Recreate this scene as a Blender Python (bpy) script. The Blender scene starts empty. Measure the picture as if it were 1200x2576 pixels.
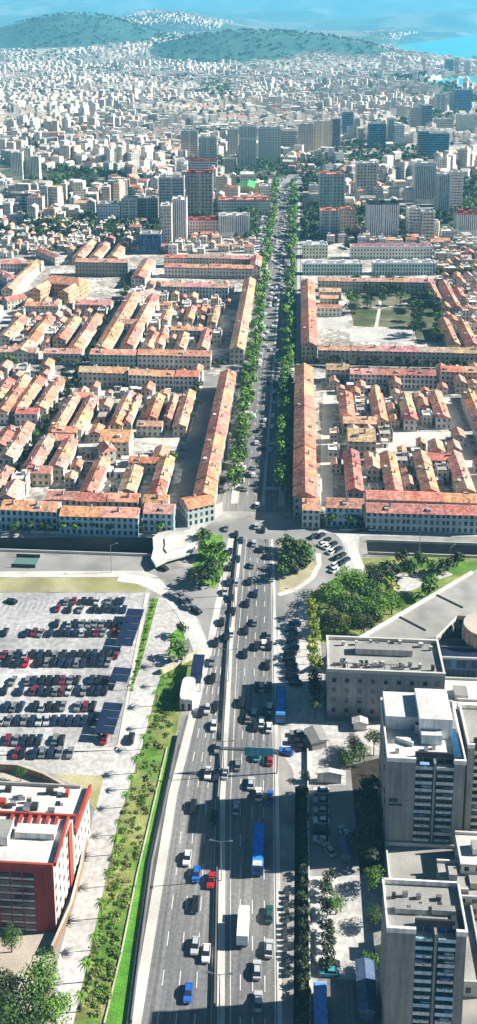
HAZE=1.05e-4; SKY=.05; SUN=5.; EXPO=1.12; AIR=.27
import bpy, math, random
from mathutils import noise, Vector
rnd=random.Random(7)
S=bpy.context.scene; C=S.collection
# ---------------------------------------------------------------- survey camera: maps a point of the photograph onto the ground
F=2459.;PITCH=math.radians(12);CX=600.;CY=553.;H=200.;YAW=math.radians(3.55)
CP,SP=math.cos(PITCH),math.sin(PITCH);CW,SW=math.cos(YAW),math.sin(YAW)
def G(x,y,z=0.):
    a=(x-CX)/F;b=-(y-CY)/F
    dy=CP+b*SP; dz=-SP+b*CP
    t=(z-H)/dz
    return ((CW*a-SW*dy)*t,(SW*a+CW*dy)*t)
def I(X,Y,Z=0.):
    x=CW*X+SW*Y; y=-SW*X+CW*Y; z=Z-H
    d=y*CP-z*SP; u=y*SP+z*CP
    return (CX+F*x/d, CY-F*u/d)
def HT(X,Y,yp):            # height at which the point above (X,Y) reaches row yp
    lo,hi=0.,400.
    for _ in range(40):
        m=(lo+hi)/2
        if I(X,Y,m)[1]>yp: lo=m
        else: hi=m
    return lo
def lerp(a,b,t): return a+(b-a)*t
def pw(tab,t):             # piecewise linear
    if t<=tab[0][0]: return tab[0][1]
    for (a,b),(c,d) in zip(tab,tab[1:]):
        if t<=c: return b+(d-b)*(t-a)/(c-a)
    return tab[-1][1]
def inpoly(x,y,P):
    r=False;n=len(P);j=n-1
    for i in range(n):
        xi,yi=P[i];xj,yj=P[j]
        if (yi>y)!=(yj>y) and x<(xj-xi)*(y-yi)/(yj-yi)+xi: r=not r
        j=i
    return r
def nth(n):
    w=['','first','second','third','fourth','fifth','sixth','seventh','eighth','ninth','tenth','eleventh','twelfth']
    if n<len(w): return w[n]
    return '%d%s'%(n,{1:'st',2:'nd',3:'rd'}.get(n%10 if n%100 not in(11,12,13) else 0,'th'))
# ---------------------------------------------------------------- materials
MATS={}
def mat(name,col,rough=.8,var=.25,scale=.3,metal=0.,tint=None,attr=False,objc=False,spec=.3,bump=0.,detail=4.,fine=0.,fscale=3.,streak=0.,smap=(1.1,.018,1.)):
    m=bpy.data.materials.new(name); m.use_nodes=True; nt=m.node_tree; N=nt.nodes; L=nt.links
    b=N['Principled BSDF']; b.inputs['Roughness'].default_value=rough; b.inputs['Metallic'].default_value=metal
    b.inputs['Specular IOR Level'].default_value=spec
    g=N.new('ShaderNodeNewGeometry'); n=N.new('ShaderNodeTexNoise'); n.inputs['Scale'].default_value=scale; n.inputs['Detail'].default_value=detail
    L.new(g.outputs['Position'],n.inputs['Vector'])
    r=N.new('ShaderNodeMapRange'); r.inputs[1].default_value=.3; r.inputs[2].default_value=.7; r.inputs[3].default_value=1-var; r.inputs[4].default_value=1+var
    L.new(n.outputs['Fac'],r.inputs[0])
    f=r.outputs[0]
    if fine:
        n2=N.new('ShaderNodeTexNoise'); n2.inputs['Scale'].default_value=fscale; n2.inputs['Detail'].default_value=3; L.new(g.outputs['Position'],n2.inputs['Vector'])
        r2=N.new('ShaderNodeMapRange'); r2.inputs[1].default_value=.35; r2.inputs[2].default_value=.65; r2.inputs[3].default_value=1-fine; r2.inputs[4].default_value=1+fine
        L.new(n2.outputs['Fac'],r2.inputs[0]); mu=N.new('ShaderNodeMath'); mu.operation='MULTIPLY'; L.new(f,mu.inputs[0]); L.new(r2.outputs[0],mu.inputs[1]); f=mu.outputs[0]
    if streak:
        mp=N.new('ShaderNodeMapping'); mp.inputs['Scale'].default_value=smap; L.new(g.outputs['Position'],mp.inputs['Vector']); n4=N.new('ShaderNodeTexNoise'); n4.inputs['Scale'].default_value=1.; n4.inputs['Detail'].default_value=3; L.new(mp.outputs[0],n4.inputs['Vector'])
        r4=N.new('ShaderNodeMapRange'); r4.inputs[1].default_value=.35; r4.inputs[2].default_value=.65; r4.inputs[3].default_value=1-streak; r4.inputs[4].default_value=1+streak
        L.new(n4.outputs['Fac'],r4.inputs[0]); mu=N.new('ShaderNodeMath'); mu.operation='MULTIPLY'; L.new(f,mu.inputs[0]); L.new(r4.outputs[0],mu.inputs[1]); f=mu.outputs[0]
    v=N.new('ShaderNodeVectorMath'); v.operation='SCALE'; L.new(f,v.inputs['Scale'])
    if attr:
        a=N.new('ShaderNodeAttribute'); a.attribute_name='Col'; src=a.outputs['Color']; L.new(src,v.inputs[0])
    elif objc:
        a=N.new('ShaderNodeObjectInfo'); src=a.outputs['Color']; L.new(src,v.inputs[0])
    elif tint:
        mx=N.new('ShaderNodeMix'); mx.data_type='RGBA'; n3=N.new('ShaderNodeTexNoise'); n3.inputs['Scale'].default_value=scale*.37; n3.inputs['Detail'].default_value=5
        L.new(g.outputs['Position'],n3.inputs['Vector']); r3=N.new('ShaderNodeMapRange'); r3.inputs[1].default_value=.42; r3.inputs[2].default_value=.58; L.new(n3.outputs['Fac'],r3.inputs[0])
        L.new(r3.outputs[0],mx.inputs[0]); mx.inputs[6].default_value=(*col,1); mx.inputs[7].default_value=(*tint,1); L.new(mx.outputs[2],v.inputs[0])
    else: v.inputs[0].default_value=col
    L.new(v.outputs[0],b.inputs['Base Color'])
    if bump:
        bp=N.new('ShaderNodeBump'); bp.inputs['Strength'].default_value=bump; bp.inputs['Distance'].default_value=1.; L.new(n.outputs['Fac'],bp.inputs['Height']); L.new(bp.outputs[0],b.inputs['Normal'])
    MATS[name]=m; return m
def facade(name,pu,pv,fu,fv,attr=False,wc=(.07,.08,.09),ledge=0.):
    """rendered wall with a grid of window openings laid out in metres on the wall's own UVs"""
    m=mat(name,(1,1,1),.75,.16,.25,attr=attr,objc=not attr); nt=m.node_tree;N=nt.nodes;L=nt.links;b=N['Principled BSDF']
    wall=b.inputs['Base Color'].links[0].from_socket
    uv=N.new('ShaderNodeUVMap'); uv.uv_map='UVMap'; sp=N.new('ShaderNodeSeparateXYZ'); L.new(uv.outputs[0],sp.inputs[0])
    def M(op,a,b_=None):
        q=N.new('ShaderNodeMath'); q.operation=op
        for i,x in enumerate((a,b_)):
            if x is None: continue
            if isinstance(x,(int,float)): q.inputs[i].default_value=x
            else: L.new(x,q.inputs[i])
        return q.outputs[0]
    su=M('DIVIDE',sp.outputs[0],pu); sv=M('DIVIDE',sp.outputs[1],pv)
    du=M('ABSOLUTE',M('SUBTRACT',M('FRACT',su),.5)); dv=M('ABSOLUTE',M('SUBTRACT',M('FRACT',sv),.55))
    w=M('MULTIPLY',M('LESS_THAN',du,fu/2),M('LESS_THAN',dv,fv/2))
    w=M('MULTIPLY',w,M('GREATER_THAN',sv,.12))
    cb=N.new('ShaderNodeCombineXYZ'); L.new(M('FLOOR',su),cb.inputs[0]); L.new(M('FLOOR',sv),cb.inputs[1])
    wn=N.new('ShaderNodeTexWhiteNoise'); wn.noise_dimensions='3D'; L.new(cb.outputs[0],wn.inputs['Vector'])
    rp=N.new('ShaderNodeMapRange'); rp.inputs[1].default_value=.55; rp.inputs[3].default_value=.45; rp.inputs[4].default_value=3.; L.new(wn.outputs['Value'],rp.inputs[0])
    gc=N.new('ShaderNodeVectorMath'); gc.operation='SCALE'; gc.inputs[0].default_value=wc; L.new(rp.outputs[0],gc.inputs['Scale'])
    mx=N.new('ShaderNodeMix'); mx.data_type='RGBA'; L.new(w,mx.inputs[0]); L.new(wall,mx.inputs[6]); L.new(gc.outputs[0],mx.inputs[7]); L.new(mx.outputs[2],b.inputs['Base Color'])
    L.new(M('SUBTRACT',.75,M('MULTIPLY',w,.5)),b.inputs['Roughness'])
    bp=N.new('ShaderNodeBump'); bp.inputs['Strength'].default_value=.6; bp.inputs['Distance'].default_value=.25; bp.invert=True; L.new(w,bp.inputs['Height']); L.new(bp.outputs[0],b.inputs['Normal'])
    return m
def tiles(name,attr=False):
    m=mat(name,(1,1,1),.88,.3,.22,attr=attr,objc=not attr,spec=.12,fine=.38,fscale=.9); nt=m.node_tree;N=nt.nodes;L=nt.links;b=N['Principled BSDF']
    uv=N.new('ShaderNodeUVMap'); uv.uv_map='UVMap'; w=N.new('ShaderNodeTexWave'); w.inputs['Scale'].default_value=.9; w.inputs['Distortion'].default_value=.6; w.bands_direction='X'
    L.new(uv.outputs[0],w.inputs['Vector']); bp=N.new('ShaderNodeBump'); bp.inputs['Strength'].default_value=.5; bp.inputs['Distance'].default_value=.12; L.new(w.outputs['Fac'],bp.inputs['Height']); L.new(bp.outputs[0],b.inputs['Normal'])
    return m
asphalt=mat('asphalt',(.185,.187,.19),.9,.14,.05,fine=.14,fscale=1.2,tint=(.225,.224,.22),streak=.26)
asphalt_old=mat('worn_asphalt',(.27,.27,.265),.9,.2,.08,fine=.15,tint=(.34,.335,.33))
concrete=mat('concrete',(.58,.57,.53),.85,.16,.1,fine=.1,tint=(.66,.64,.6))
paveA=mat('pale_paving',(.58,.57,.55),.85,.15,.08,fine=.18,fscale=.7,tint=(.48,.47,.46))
beige=mat('beige_paving',(.5,.43,.36),.85,.2,.15,fine=.15,tint=(.55,.5,.44))
lotm=mat('lot_paving',(.5,.5,.5),.88,.22,.06,fine=.2,fscale=.6,tint=(.4,.4,.405),streak=.1,smap=(.25,.03,1.))
shadem=mat('painted_shade',(.045,.04,.03),.95,.4,.4,fine=.3)  # near-black tone for the tower shade painted on the ground
court=mat('courtyard_ground',(.62,.59,.54),.9,.35,.1,fine=.45,fscale=.35,tint=(.34,.32,.29))
grass=mat('grass',(.1,.24,.03),.95,.35,.15,fine=.3,fscale=1.,tint=(.15,.32,.04))
drygrass=mat('dry_grass',(.3,.3,.13),.95,.3,.08,fine=.25,tint=(.46,.42,.27))
beltg=mat('belt_grass',(.1,.22,.03),.95,.4,.25,fine=.35,tint=(.27,.29,.1))
lawn=mat('bright_lawn',(.09,.29,.025),.95,.35,.2,fine=.35,tint=(.16,.32,.05))
bushm=mat('bush_leaf',(.17,.27,.04),.8,.5,.5,tint=(.32,.34,.12))
leaf=mat('leaf',(.045,.1,.02),.7,.45,.35,tint=(.08,.16,.03))
leafb=mat('bright_leaf',(.1,.22,.025),.7,.4,.35,tint=(.14,.28,.03))
leafy=mat('yellow_leaf',(.28,.33,.03),.7,.35,.4,tint=(.2,.28,.03))
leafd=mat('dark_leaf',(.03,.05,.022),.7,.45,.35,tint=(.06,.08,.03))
bark=mat('bark',(.12,.09,.06),.9,.2,2.)
whitep=mat('white_paint',(.78,.77,.74),.6,.08,.4)
redp=mat('red_band',(.38,.06,.04),.8,.25,.3)
dirtyw=mat('white_membrane',(.74,.73,.7),.7,.16,.12,fine=.1,fscale=.8,tint=(.6,.59,.57))
greyroof=mat('grey_roof',(.38,.375,.35),.85,.2,.15,fine=.15,tint=(.3,.3,.29))
steel=mat('steel',(.35,.36,.37),.4,.1,1.,metal=.7)
darkm=mat('dark_metal',(.04,.045,.05),.5,.1,1.)
glass=mat('dark_glass',(.025,.035,.05),.12,.3,.3,spec=.6)
bglass=mat('blue_glass',(.03,.1,.2),.2,.4,.2,spec=.6)
rubber=mat('rubber',(.02,.02,.02),.8,.1,1.)
paint=mat('car_paint',(1,1,1),.3,.02,1.,objc=True,spec=.5)
plain=mat('render_wall',(1,1,1),.8,.14,.2,objc=True,fine=.1,streak=.2,smap=(.9,.9,.07))
plainA=mat('render_wall_many',(1,1,1),.8,.14,.2,attr=True)
water=mat('sea_water',(.05,.55,.66),.25,.1,.004,spec=.5)
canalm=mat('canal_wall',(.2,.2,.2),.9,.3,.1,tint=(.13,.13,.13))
canalb=mat('canal_bed',(.1,.1,.1),.8,.3,.1,tint=(.16,.15,.14))
solar=mat('solar_panel',(.012,.025,.07),.6,.3,.5)
ground=mat('city_ground',(1,1,1),.95,.25,.02,attr=True,fine=.3,fscale=.12)
facA=facade('facade_windows',2.6,3.,.42,.5); facB=facade('facade_bands',3.4,2.9,.8,.4); facC=facade('facade_fins',1.9,40.,.36,.97); facD=facade('facade_grid',3.6,3.4,.55,.5)
facM=facade('facade_many',3.4,3.1,.34,.4,attr=True); tileO=tiles('roof_tiles'); tileM=tiles('roof_tiles_many',True)
facG=facade('facade_glass',1.5,3.2,.9,.8,wc=(.02,.07,.13)); facBlue=facade('facade_blue_windows',2.3,2.9,.5,.62,wc=(.05,.09,.12))
# ---------------------------------------------------------------- mesh building
class MB:
    def __init__(s): s.v=[];s.f=[];s.m=[];s.uv=[];s.c=[];s.ms=[];s.use_c=False
    def mi(s,m):
        if m not in s.ms: s.ms.append(m)
        return s.ms.index(m)
    def face(s,pts,m,uv=None,col=(1,1,1)):
        i=len(s.v); s.v+=[tuple(p) for p in pts]; s.f.append(tuple(range(i,i+len(pts)))); s.m.append(s.mi(m))
        if uv is None:
            if abs(pts[0][2]-pts[1][2])<1e-6 and abs(pts[1][2]-pts[2][2])<1e-6: uv=[(p[0],p[1]) for p in pts]
            else:
                a=Vector(pts[1])-Vector(pts[0]); n=a.cross(Vector(pts[2])-Vector(pts[1])); h=Vector((-n.y,n.x,0))
                if h.length<1e-9: h=Vector((1,0,0))
                h.normalize(); up=n.cross(h); up=up.normalized() if up.length else Vector((0,0,1))
                if up.z<0: up=-up
                q=Vector(pts[0]); base=min(Vector(p).dot(h) for p in pts)
                uv=[(Vector(p).dot(h)-base,Vector(p).dot(up)) for p in pts]
        s.uv.append(uv); s.c.append(col)
    def prism(s,P,z0,z1,side,top=None,bottom=False,col=(1,1,1),tcol=None):
        A=sum(P[i][0]*P[(i+1)%len(P)][1]-P[(i+1)%len(P)][0]*P[i][1] for i in range(len(P)))
        if A<0: P=P[::-1]
        n=len(P)
        for i in range(n):
            a=P[i];b=P[(i+1)%n];l=math.dist(a,b)
            s.face([(a[0],a[1],z0),(b[0],b[1],z0),(b[0],b[1],z1),(a[0],a[1],z1)],side,[(0,0),(l,0),(l,z1-z0),(0,z1-z0)],col)
        s.face([(p[0],p[1],z1) for p in P],top or side,None,tcol or col)
        if bottom: s.face([(p[0],p[1],z0) for p in P][::-1],side,None,col)
    def box(s,x,y,z,w,d,h,m,top=None,rot=0.,col=(1,1,1),tcol=None,bottom=True):
        c,q=math.cos(rot),math.sin(rot)
        P=[(x+a*w/2*c-b*d/2*q,y+a*w/2*q+b*d/2*c) for a,b in((-1,-1),(1,-1),(1,1),(-1,1))]
        s.prism(P,z,z+h,m,top,bottom,col,tcol)
    def tube(s,a,b,r,m,n=6,r2=None):
        a=Vector(a);b=Vector(b);d=(b-a).normalized();u=d.orthogonal().normalized();w=d.cross(u);r2=r if r2 is None else r2
        R=[[p+ (u*math.cos(k*2*math.pi/n)+w*math.sin(k*2*math.pi/n))*q for k in range(n)] for p,q in((a,r),(b,r2))]
        for k in range(n): s.face([R[0][k],R[0][(k+1)%n],R[1][(k+1)%n],R[1][k]],m)
        s.face(R[1],m); s.face(R[0][::-1],m)
    def gable(s,x,y,z,w,d,h,m,wall=None,rot=0.,ov=.3,col=(1,1,1),wcol=None,hip=0.,slab=True):
        """roof, ridge along local y (length d)"""
        c,q=math.cos(rot),math.sin(rot); T=lambda a,b,e:(x+a*c-b*q,y+a*q+b*c,e)
        W=w/2+ov;D=d/2+(ov if hip else 0);th=.22
        A,B_,C_,D_=T(-W,-D,z),T(W,-D,z),T(W,D,z),T(-W,D,z); r0=T(0,-D+hip,z+h); r1=T(0,D-hip,z+h)
        s.face([B_,C_,r1,r0],m,None,col); s.face([D_,A,r0,r1],m,None,col)
        if hip: s.face([A,B_,r0],m,None,col); s.face([C_,D_,r1],m,None,col)
        else:
            s.face([A,B_,r0],wall or m,None,wcol or col); s.face([C_,D_,r1],wall or m,None,wcol or col)
        s.face([A,D_,C_,B_],m,None,col)
        if slab:
            e=[(p[0],p[1],z-th) for p in(A,B_,C_,D_)]
            for i in range(4):
                j=(i+1)%4; s.face([e[i],e[j],(A,B_,C_,D_)[j],(A,B_,C_,D_)[i]],m,None,col)
    def add(s,o,x,y,z,rot,sc,cols=None):
        c,q=math.cos(rot),math.sin(rot); i=len(s.v)
        s.v+=[(x+(a*c*sc[0]-b*q*sc[1]),y+(a*q*sc[0]+b*c*sc[1]),z+e*sc[2]) for a,b,e in o.v]
        mm=[s.mi(k) for k in o.ms]
        s.f+=[tuple(j+i for j in f) for f in o.f]; s.m+=[mm[k] for k in o.m]; s.uv+=o.uv
        s.c+=[(cols[0] if k==(1,1,1) else cols[1]) if cols else k for k in o.c]; s.use_c=True
    def mesh(s,name,smooth=False):
        me=bpy.data.meshes.new(name); me.from_pydata(s.v,[],s.f)
        for m in s.ms: me.materials.append(m)
        me.polygons.foreach_set('material_index',s.m)
        ul=me.uv_layers.new(name='UVMap'); flat=[]
        for u in s.uv:
            for a in u: flat+=[a[0],a[1]]
        ul.data.foreach_set('uv',flat)
        if s.use_c:
            ca=me.color_attributes.new('Col','FLOAT_COLOR','CORNER'); fc=[]
            for f,c in zip(s.f,s.c):
                if isinstance(c,list):
                    for q in c: fc+=[q[0],q[1],q[2],1.]
                else: fc+=[c[0],c[1],c[2],1.]*len(f)
            ca.data.foreach_set('color',fc)
        if smooth: me.polygons.foreach_set('use_smooth',[True]*len(s.f))
        me.update(); return me
    def obj(s,name,parent=None,color=(1,1,1),smooth=False):
        return put(s.mesh(name,smooth),name,parent,color)
def put(me,name,parent=None,color=(1,1,1)):
    o=bpy.data.objects.new(name,me); C.objects.link(o); o.color=(*color[:3],1)
    if parent: o.parent=parent
    return o
USED={}
def tag(o,label,cat,group=None):
    k=label.lower()
    if k in USED and not(group and USED[k]==group): print('DUPLABEL',label)
    USED[k]=group
    if len(label.split())>16: print('LONG',label)
    o['label']=label;o['category']=cat
    if group:o['group']=group
    return o
def thing(name,label,cat,loc=(0,0,0),rz=0.,group=None):
    o=bpy.data.objects.new(name,None); C.objects.link(o); o.location=loc; o.rotation_euler=(0,0,rz); o.empty_display_size=.5
    return tag(o,label,cat,group)
def struct(o,kind='structure'): o['kind']=kind; return o
def sheet(name,P,z,m,th=0.,world=False,kind='structure'):
    Q=P if world else [G(x,y) for x,y in P]
    mb=MB()
    if th: mb.prism(Q,0.,z,m)
    else:
        A=sum(Q[i][0]*Q[(i+1)%len(Q)][1]-Q[(i+1)%len(Q)][0]*Q[i][1] for i in range(len(Q)))
        if A<0: Q=Q[::-1]
        mb.face([(a,b,z) for a,b in Q],m)
    o=mb.obj(name); o['kind']=kind; return o
# ---------------------------------------------------------------- terrain
def gau(x,y,cx,cy,sx,sy,h,a=0.):
    c,s=math.cos(a),math.sin(a);dx,dy=x-cx,y-cy;u=(dx*c+dy*s)/sx;v=(-dx*s+dy*c)/sy
    return h*math.exp(-(u*u+v*v))
def bayf(x,y):            # 1 where the bay lies
    px,py=I(x,y); return inpoly(px,py,BAY) or inpoly(px,py,INLET)
BAY=[(925,153),(985,140),(1080,150),(1200,155),(1300,158),(1500,160),(1500,72),(1200,84),(1130,98),(1010,112),(960,132)]
INLET=[(1050,222),(1090,206),(1180,198),(1260,196),(1260,212),(1150,222),(1090,230)]
def hz(x,y):
    if y<1250: return 0.
    k=min(1,(y-1250)/500.)
    z=gau(x,y,-1010,4650,430,560,160)+gau(x,y,-1650,4900,560,700,75)
    z+=gau(x,y,-290,4000,360,460,98)+gau(x,y,120,4150,330,420,70)+gau(x,y,-560,6300,500,900,95)
    z+=gau(x,y,330,2650,70,420,28,-.2)
    z+=gau(x,y,-1000,6100,420,700,120)
    if y>5200:
        f=min(1,(y-5200)/3000.)
        n=noise.fractal(Vector((x/2600.,y/2600.,3.1)),1.,2.,5)
        r=max(0,n+.12)
        side=1. if x<900+.05*y else max(0,1-(x-900-.05*y)/700.) if y<9500 else 1.
        z+=f*side*(r*200+90*max(0,noise.noise(Vector((x/1500.,y/900.,2.2)))))+ max(0,(y-9000)/12000.)*330*(.8+.5*n)
        if y>15000: z+=min(1,(y-15000)/4000.)*260*(.75+.5*noise.noise(Vector((x/3000.,7.7,0))))
    z+=k*3*noise.noise(Vector((x/200.,y/200.,0)))+ k*(y-1250)*.0025
    if bayf(x,y): z=min(z,-2.)
    return z
def gcol(x,y,z):
    px,py=I(x,y,z)
    n=noise.fractal(Vector((x/90.,y/90.,0)),1.,2.,4)
    if y<560: return (.33,.32,.3)
    if y<1300: return (.09,.12,.06) if n<.05 else (.3,.29,.27)
    if green(x,y): return (.04,.12,.115) if n<.1 else (.06,.15,.12)  # hill colour shifted bluer and lighter, haze painted into the ground
    if y>5200:
        m=noise.fractal(Vector((x/500.,y/1900.,5)),1.,2.,4)
        return (.24,.25,.22) if m>.2 else (.08,.15,.12) if m>-.2 else (.04,.1,.12)
    return (.5,.46,.4) if n>-.25 else (.22,.24,.17)
def green(x,y):
    if math.hypot((x+1080)/560,(y-4620)/640)<1 or math.hypot((x+1750)/700,(y-4800)/700)<1: return True
    if math.hypot((x+270)/380,(y-3880)/540)<.85 or math.hypot((x-130)/300,(y-4050)/420)<.8: return True
    if math.hypot((x-330-(2650-y)*.2)/60,(y-2650)/480)<1: return True
    return False
XL=sorted(set([-400,-52,-51,1.2,4.4,28,400]+list(range(-380,400,40)))); YL=sorted(set([-200,0,100,140,236,330.5,344,337,345.5]+list(range(150,521,20))+[520]))
TR=[(1.2,4.4,140,236),(-400,-51,330.5,344),(28,400,337,345.5)]
mb=MB(); mb.use_c=True
for i in range(len(XL)-1):
    for j in range(len(YL)-1):
        x0,x1,y0,y1=XL[i],XL[i+1],YL[j],YL[j+1];xm,ym=(x0+x1)/2,(y0+y1)/2
        if any(a<xm<b and c<ym<d for a,b,c,d in TR): continue
        mb.face([(x0,y0,0),(x1,y0,0),(x1,y1,0),(x0,y1,0)],ground,None,gcol(xm,ym,0))
ys=[520.]
while ys[-1]<24000: ys.append(ys[-1]*1.015+3)
NU=170; us=[-.77+1.54*k/NU for k in range(NU+1)]
rows=[]
for y in ys: rows.append([(u*y,y,min(hz(u*y,y),520.)) for u in us])
_vc={}
def VC(p):
    if p not in _vc: _vc[p]=gcol(*p)
    return _vc[p]
for a,b in zip(rows,rows[1:]):
    for k in range(NU):
        q=[a[k],a[k+1],b[k+1],b[k]]
        mb.face(q,ground,None,[VC(p) for p in q])
struct(mb.obj('ground',smooth=True))
sea=MB(); 
for P in(BAY,INLET):
    Q=[G(x,y) for x,y in P]; A=sum(Q[i][0]*Q[(i+1)%len(Q)][1]-Q[(i+1)%len(Q)][0]*Q[i][1] for i in range(len(Q)))
    sea.face([(a,b,5.) for a,b in(Q if A>0 else Q[::-1])],water)
struct(sea.obj('water'))
gardm=mat('garden_soil',(.2,.19,.13),.95,.4,.1,fine=.4,tint=(.07,.1,.03))
# canals
for k,(a,b,c,d) in enumerate(TR):
    dep=5.5 if k==0 else 6.
    m=MB()
    m.face([(a,c,-dep),(b,c,-dep),(b,d,-dep),(a,d,-dep)],canalb if k else darkm)
    m.face([(a,d,-dep),(b,d,-dep),(b,d,0),(a,d,0)],canalm); m.face([(b,c,-dep),(a,c,-dep),(a,c,0),(b,c,0)],canalm)
    m.face([(a,c,-dep),(a,d,-dep),(a,d,0),(a,c,0)],canalm); m.face([(b,d,-dep),(b,c,-dep),(b,c,0),(b,d,0)],canalm)
    struct(m.obj('canal_bed'))
    def para(x0,y0,x1,y1,lab):
        w=MB(); w.box((x0+x1)/2,(y0+y1)/2,0,max(.35,abs(x1-x0)),max(.35,abs(y1-y0)),1.,concrete); tag(w.obj('parapet_wall'),lab,'wall','parapets of the canals')
    if k==0: para(b+.2,c,b+.2,d,'low concrete parapet along the deep dark drainage channel beside the highway')
    elif k==1: para(a,d+.2,b,d+.2,'concrete parapet on the town side of the wide left canal'); para(a,c-.2,b,c-.2,'concrete parapet on the road side of the wide left canal')
    else: para(a,d+.2,b,d+.2,'concrete parapet on the town side of the right canal'); para(a,c-.2,b,c-.2,'concrete parapet on the park side of the right canal')
# ---------------------------------------------------------------- roads
Lx=[(100,-30),(217,-30),(276,-26),(330,-24),(365,-23)]; Mx=[(100,-13.2),(159,-14),(188,-16),(217,-18),(276,-20),(365,-21)]; Rx=[(100,-.8),(160,-2),(248,-5),(307,-7),(366,-10)]
YY=[110,130,159,175,188,200,217,235,248,262,276,290,307,330,345]
sheet('road',[(pw(Lx,y)-.0,y) for y in YY]+[(pw(Rx,y),y) for y in YY[::-1]],.02,asphalt,world=True)
mb=MB()
for a,b in zip(YY,YY[1:]):
    for tab,o0,o1 in((Lx,-1.8,.5),(Rx,0.,1.)):
        mb.face([(pw(tab,a)+o0,a,.042),(pw(tab,a)+o1,a,.042),(pw(tab,b)+o1,b,.042),(pw(tab,b)+o0,b,.042)],concrete)
struct(mb.obj('pavement'))
mb=MB()
for a,b in zip(YY[:8],YY[1:8]): mb.face([(pw(Lx,a)-4.2,a,.024),(pw(Lx,a)-1.8,a,.024),(pw(Lx,b)-1.8,b,.024),(pw(Lx,b)-4.2,b,.024)],canalb)
struct(mb.obj('gutter'))
mb=MB()
for a,b in zip(YY,YY[1:]):
    w0,w1=[pw([(150,1.4),(217,1.1),(276,.9),(330,.8)],q) for q in(a,b)]
    P=[(pw(Mx,a)-.3,a),(pw(Mx,a)+w0,a),(pw(Mx,b)+w1,b),(pw(Mx,b)-.3,b)]
    mb.prism(P,0,.16,concrete)
    P=[(pw(Mx,a)-.9,a),(pw(Mx,a)-.55,a),(pw(Mx,b)-.55,b),(pw(Mx,b)-.9,b)]
    mb.prism(P,0,.9,canalm)
tag(mb.obj('median_barrier'),'long concrete median barrier with pale kerb strip dividing the highway','barrier')
mk=MB()
for side,(A,B_) in enumerate(((Lx,Mx),(Mx,Rx))):
    for ln in(1,2,3):
        y=112.
        while y<335:
            t=ln/4.
            xa=lerp(pw(A,y)+(2. if side else 0),pw(B_,y)-(0 if side else 1.),t); xb=lerp(pw(A,y+3.5)+(2. if side else 0),pw(B_,y+3.5)-(0 if side else 1.),t)
            mk.face([(xa-.09,y,.034),(xa+.09,y,.034),(xb+.09,y+3.5,.034),(xb-.09,y+3.5,.034)],whitep); y+=9
for tab,o in((Lx,.4),(Mx,-1.4),(Mx,2.5),(Rx,-.4)):
    for a,b in zip(YY,YY[1:]): mk.face([(pw(tab,a)+o-.08,a,.034),(pw(tab,a)+o+.08,a,.034),(pw(tab,b)+o+.08,b,.034),(pw(tab,b)+o-.08,b,.034)],whitep)
struct(mk.obj('road_markings'))
# bay lines of the car park
mk=MB()
for yy in(1524,1584,1660,1728,1798,1881):
    for k in range(26):
        xx=8+k*13.2
        if xx>pw([(1500,322),(1890,235)],yy): break
        a=G(xx,yy-12);b=G(xx-1.5,yy+12); mk.face([(a[0]-.08,b[1],.022),(a[0]+.08,b[1],.022),(a[0]+.08,a[1],.022),(a[0]-.08,a[1],.022)],whitep)
struct(mk.obj('bay_markings'))
# crossing plaza
def road_px(name,P,w,m,z=.02):
    Q=[Vector((*G(x,y),0)) for x,y in P]; L_,R_=[],[]
    for i,p in enumerate(Q):
        d=(Q[min(i+1,len(Q)-1)]-Q[max(i-1,0)]).normalized(); n=Vector((-d.y,d.x,0))*w/2; L_.append(((p+n).x,(p+n).y)); R_.append(((p-n).x,(p-n).y))
    return sheet(name,L_+R_[::-1],z,m,world=True)
sheet('road_junction',[(505,1420),(530,1330),(520,1322),(870,1322),(900,1380),(905,1440),(800,1480),(770,1560),(705,1640),(545,1640),(470,1600),(450,1500),(400,1440)],.012,asphalt_old)
sheet('road_frontage',[(-400,1341),(1700,1337),(1700,1300),(-400,1312)],.008,asphalt_old)
sheet('pavement_frontage',[(-100,1352),(470,1352),(470,1342),(-100,1342)],.05,paveA)
sheet('pavement_frontage',[(860,1350),(1300,1350),(1300,1341),(860,1341)],.05,paveA)
for P in([(340,1452),(400,1455),(450,1500),(500,1560),(532,1640),(505,1655),(470,1570),(430,1520),(390,1490),(330,1462)],
         [(840,1330),(905,1345),(900,1420),(925,1440),(880,1450),(865,1415),(868,1380),(852,1350)],[(500,1290),(560,1262),(560,1290),(535,1310),(505,1335),(480,1330)]):
    sheet('pavement_curve',P,.03,paveA)
sheet('road_side',[(-60,1400),(300,1398),(385,1405),(380,1436),(-60,1438)],.012,asphalt_old)
sheet('pavement_side',[(-60,1438),(360,1436),(400,1452),(-60,1452)],.05,concrete)
struct(sheet('dry_verge',[(-60,1454),(330,1453),(370,1475),(365,1488),(-60,1490)],.02,drygrass))
sheet('parking_ground',[(-80,1492),(366,1492),(296,1868),(285,1885),(-80,1892)],.015,lotm)
sheet('access_road',[(395,1500),(450,1520),(480,1600),(430,1640),(375,1870),(300,2050),(190,2576),(110,2576),(150,2400),(215,2160),(235,2050),(262,1952),(-80,1935),(-80,1893),(285,1886),(300,1868),(345,1680),(372,1560)],.013,paveA)
sheet('kerb_verge',[(366,1492),(376,1492),(300,1880),(-80,1905),(-80,1896),(284,1888),(296,1872)],.12,concrete,th=1)
struct(sheet('grass_strip',[(380,1510),(400,1502),(352,1680),(330,1740),(322,1735),(338,1660)],.03,grass))
struct(sheet('grass_belt',[(408,1690),(470,1650),(500,1650),(445,1830),(440,1870),(375,2150),(330,2380),(318,2576),(185,2576),(225,2400),(300,2060),(360,1870),(395,1730)],.03,beltg))
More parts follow.
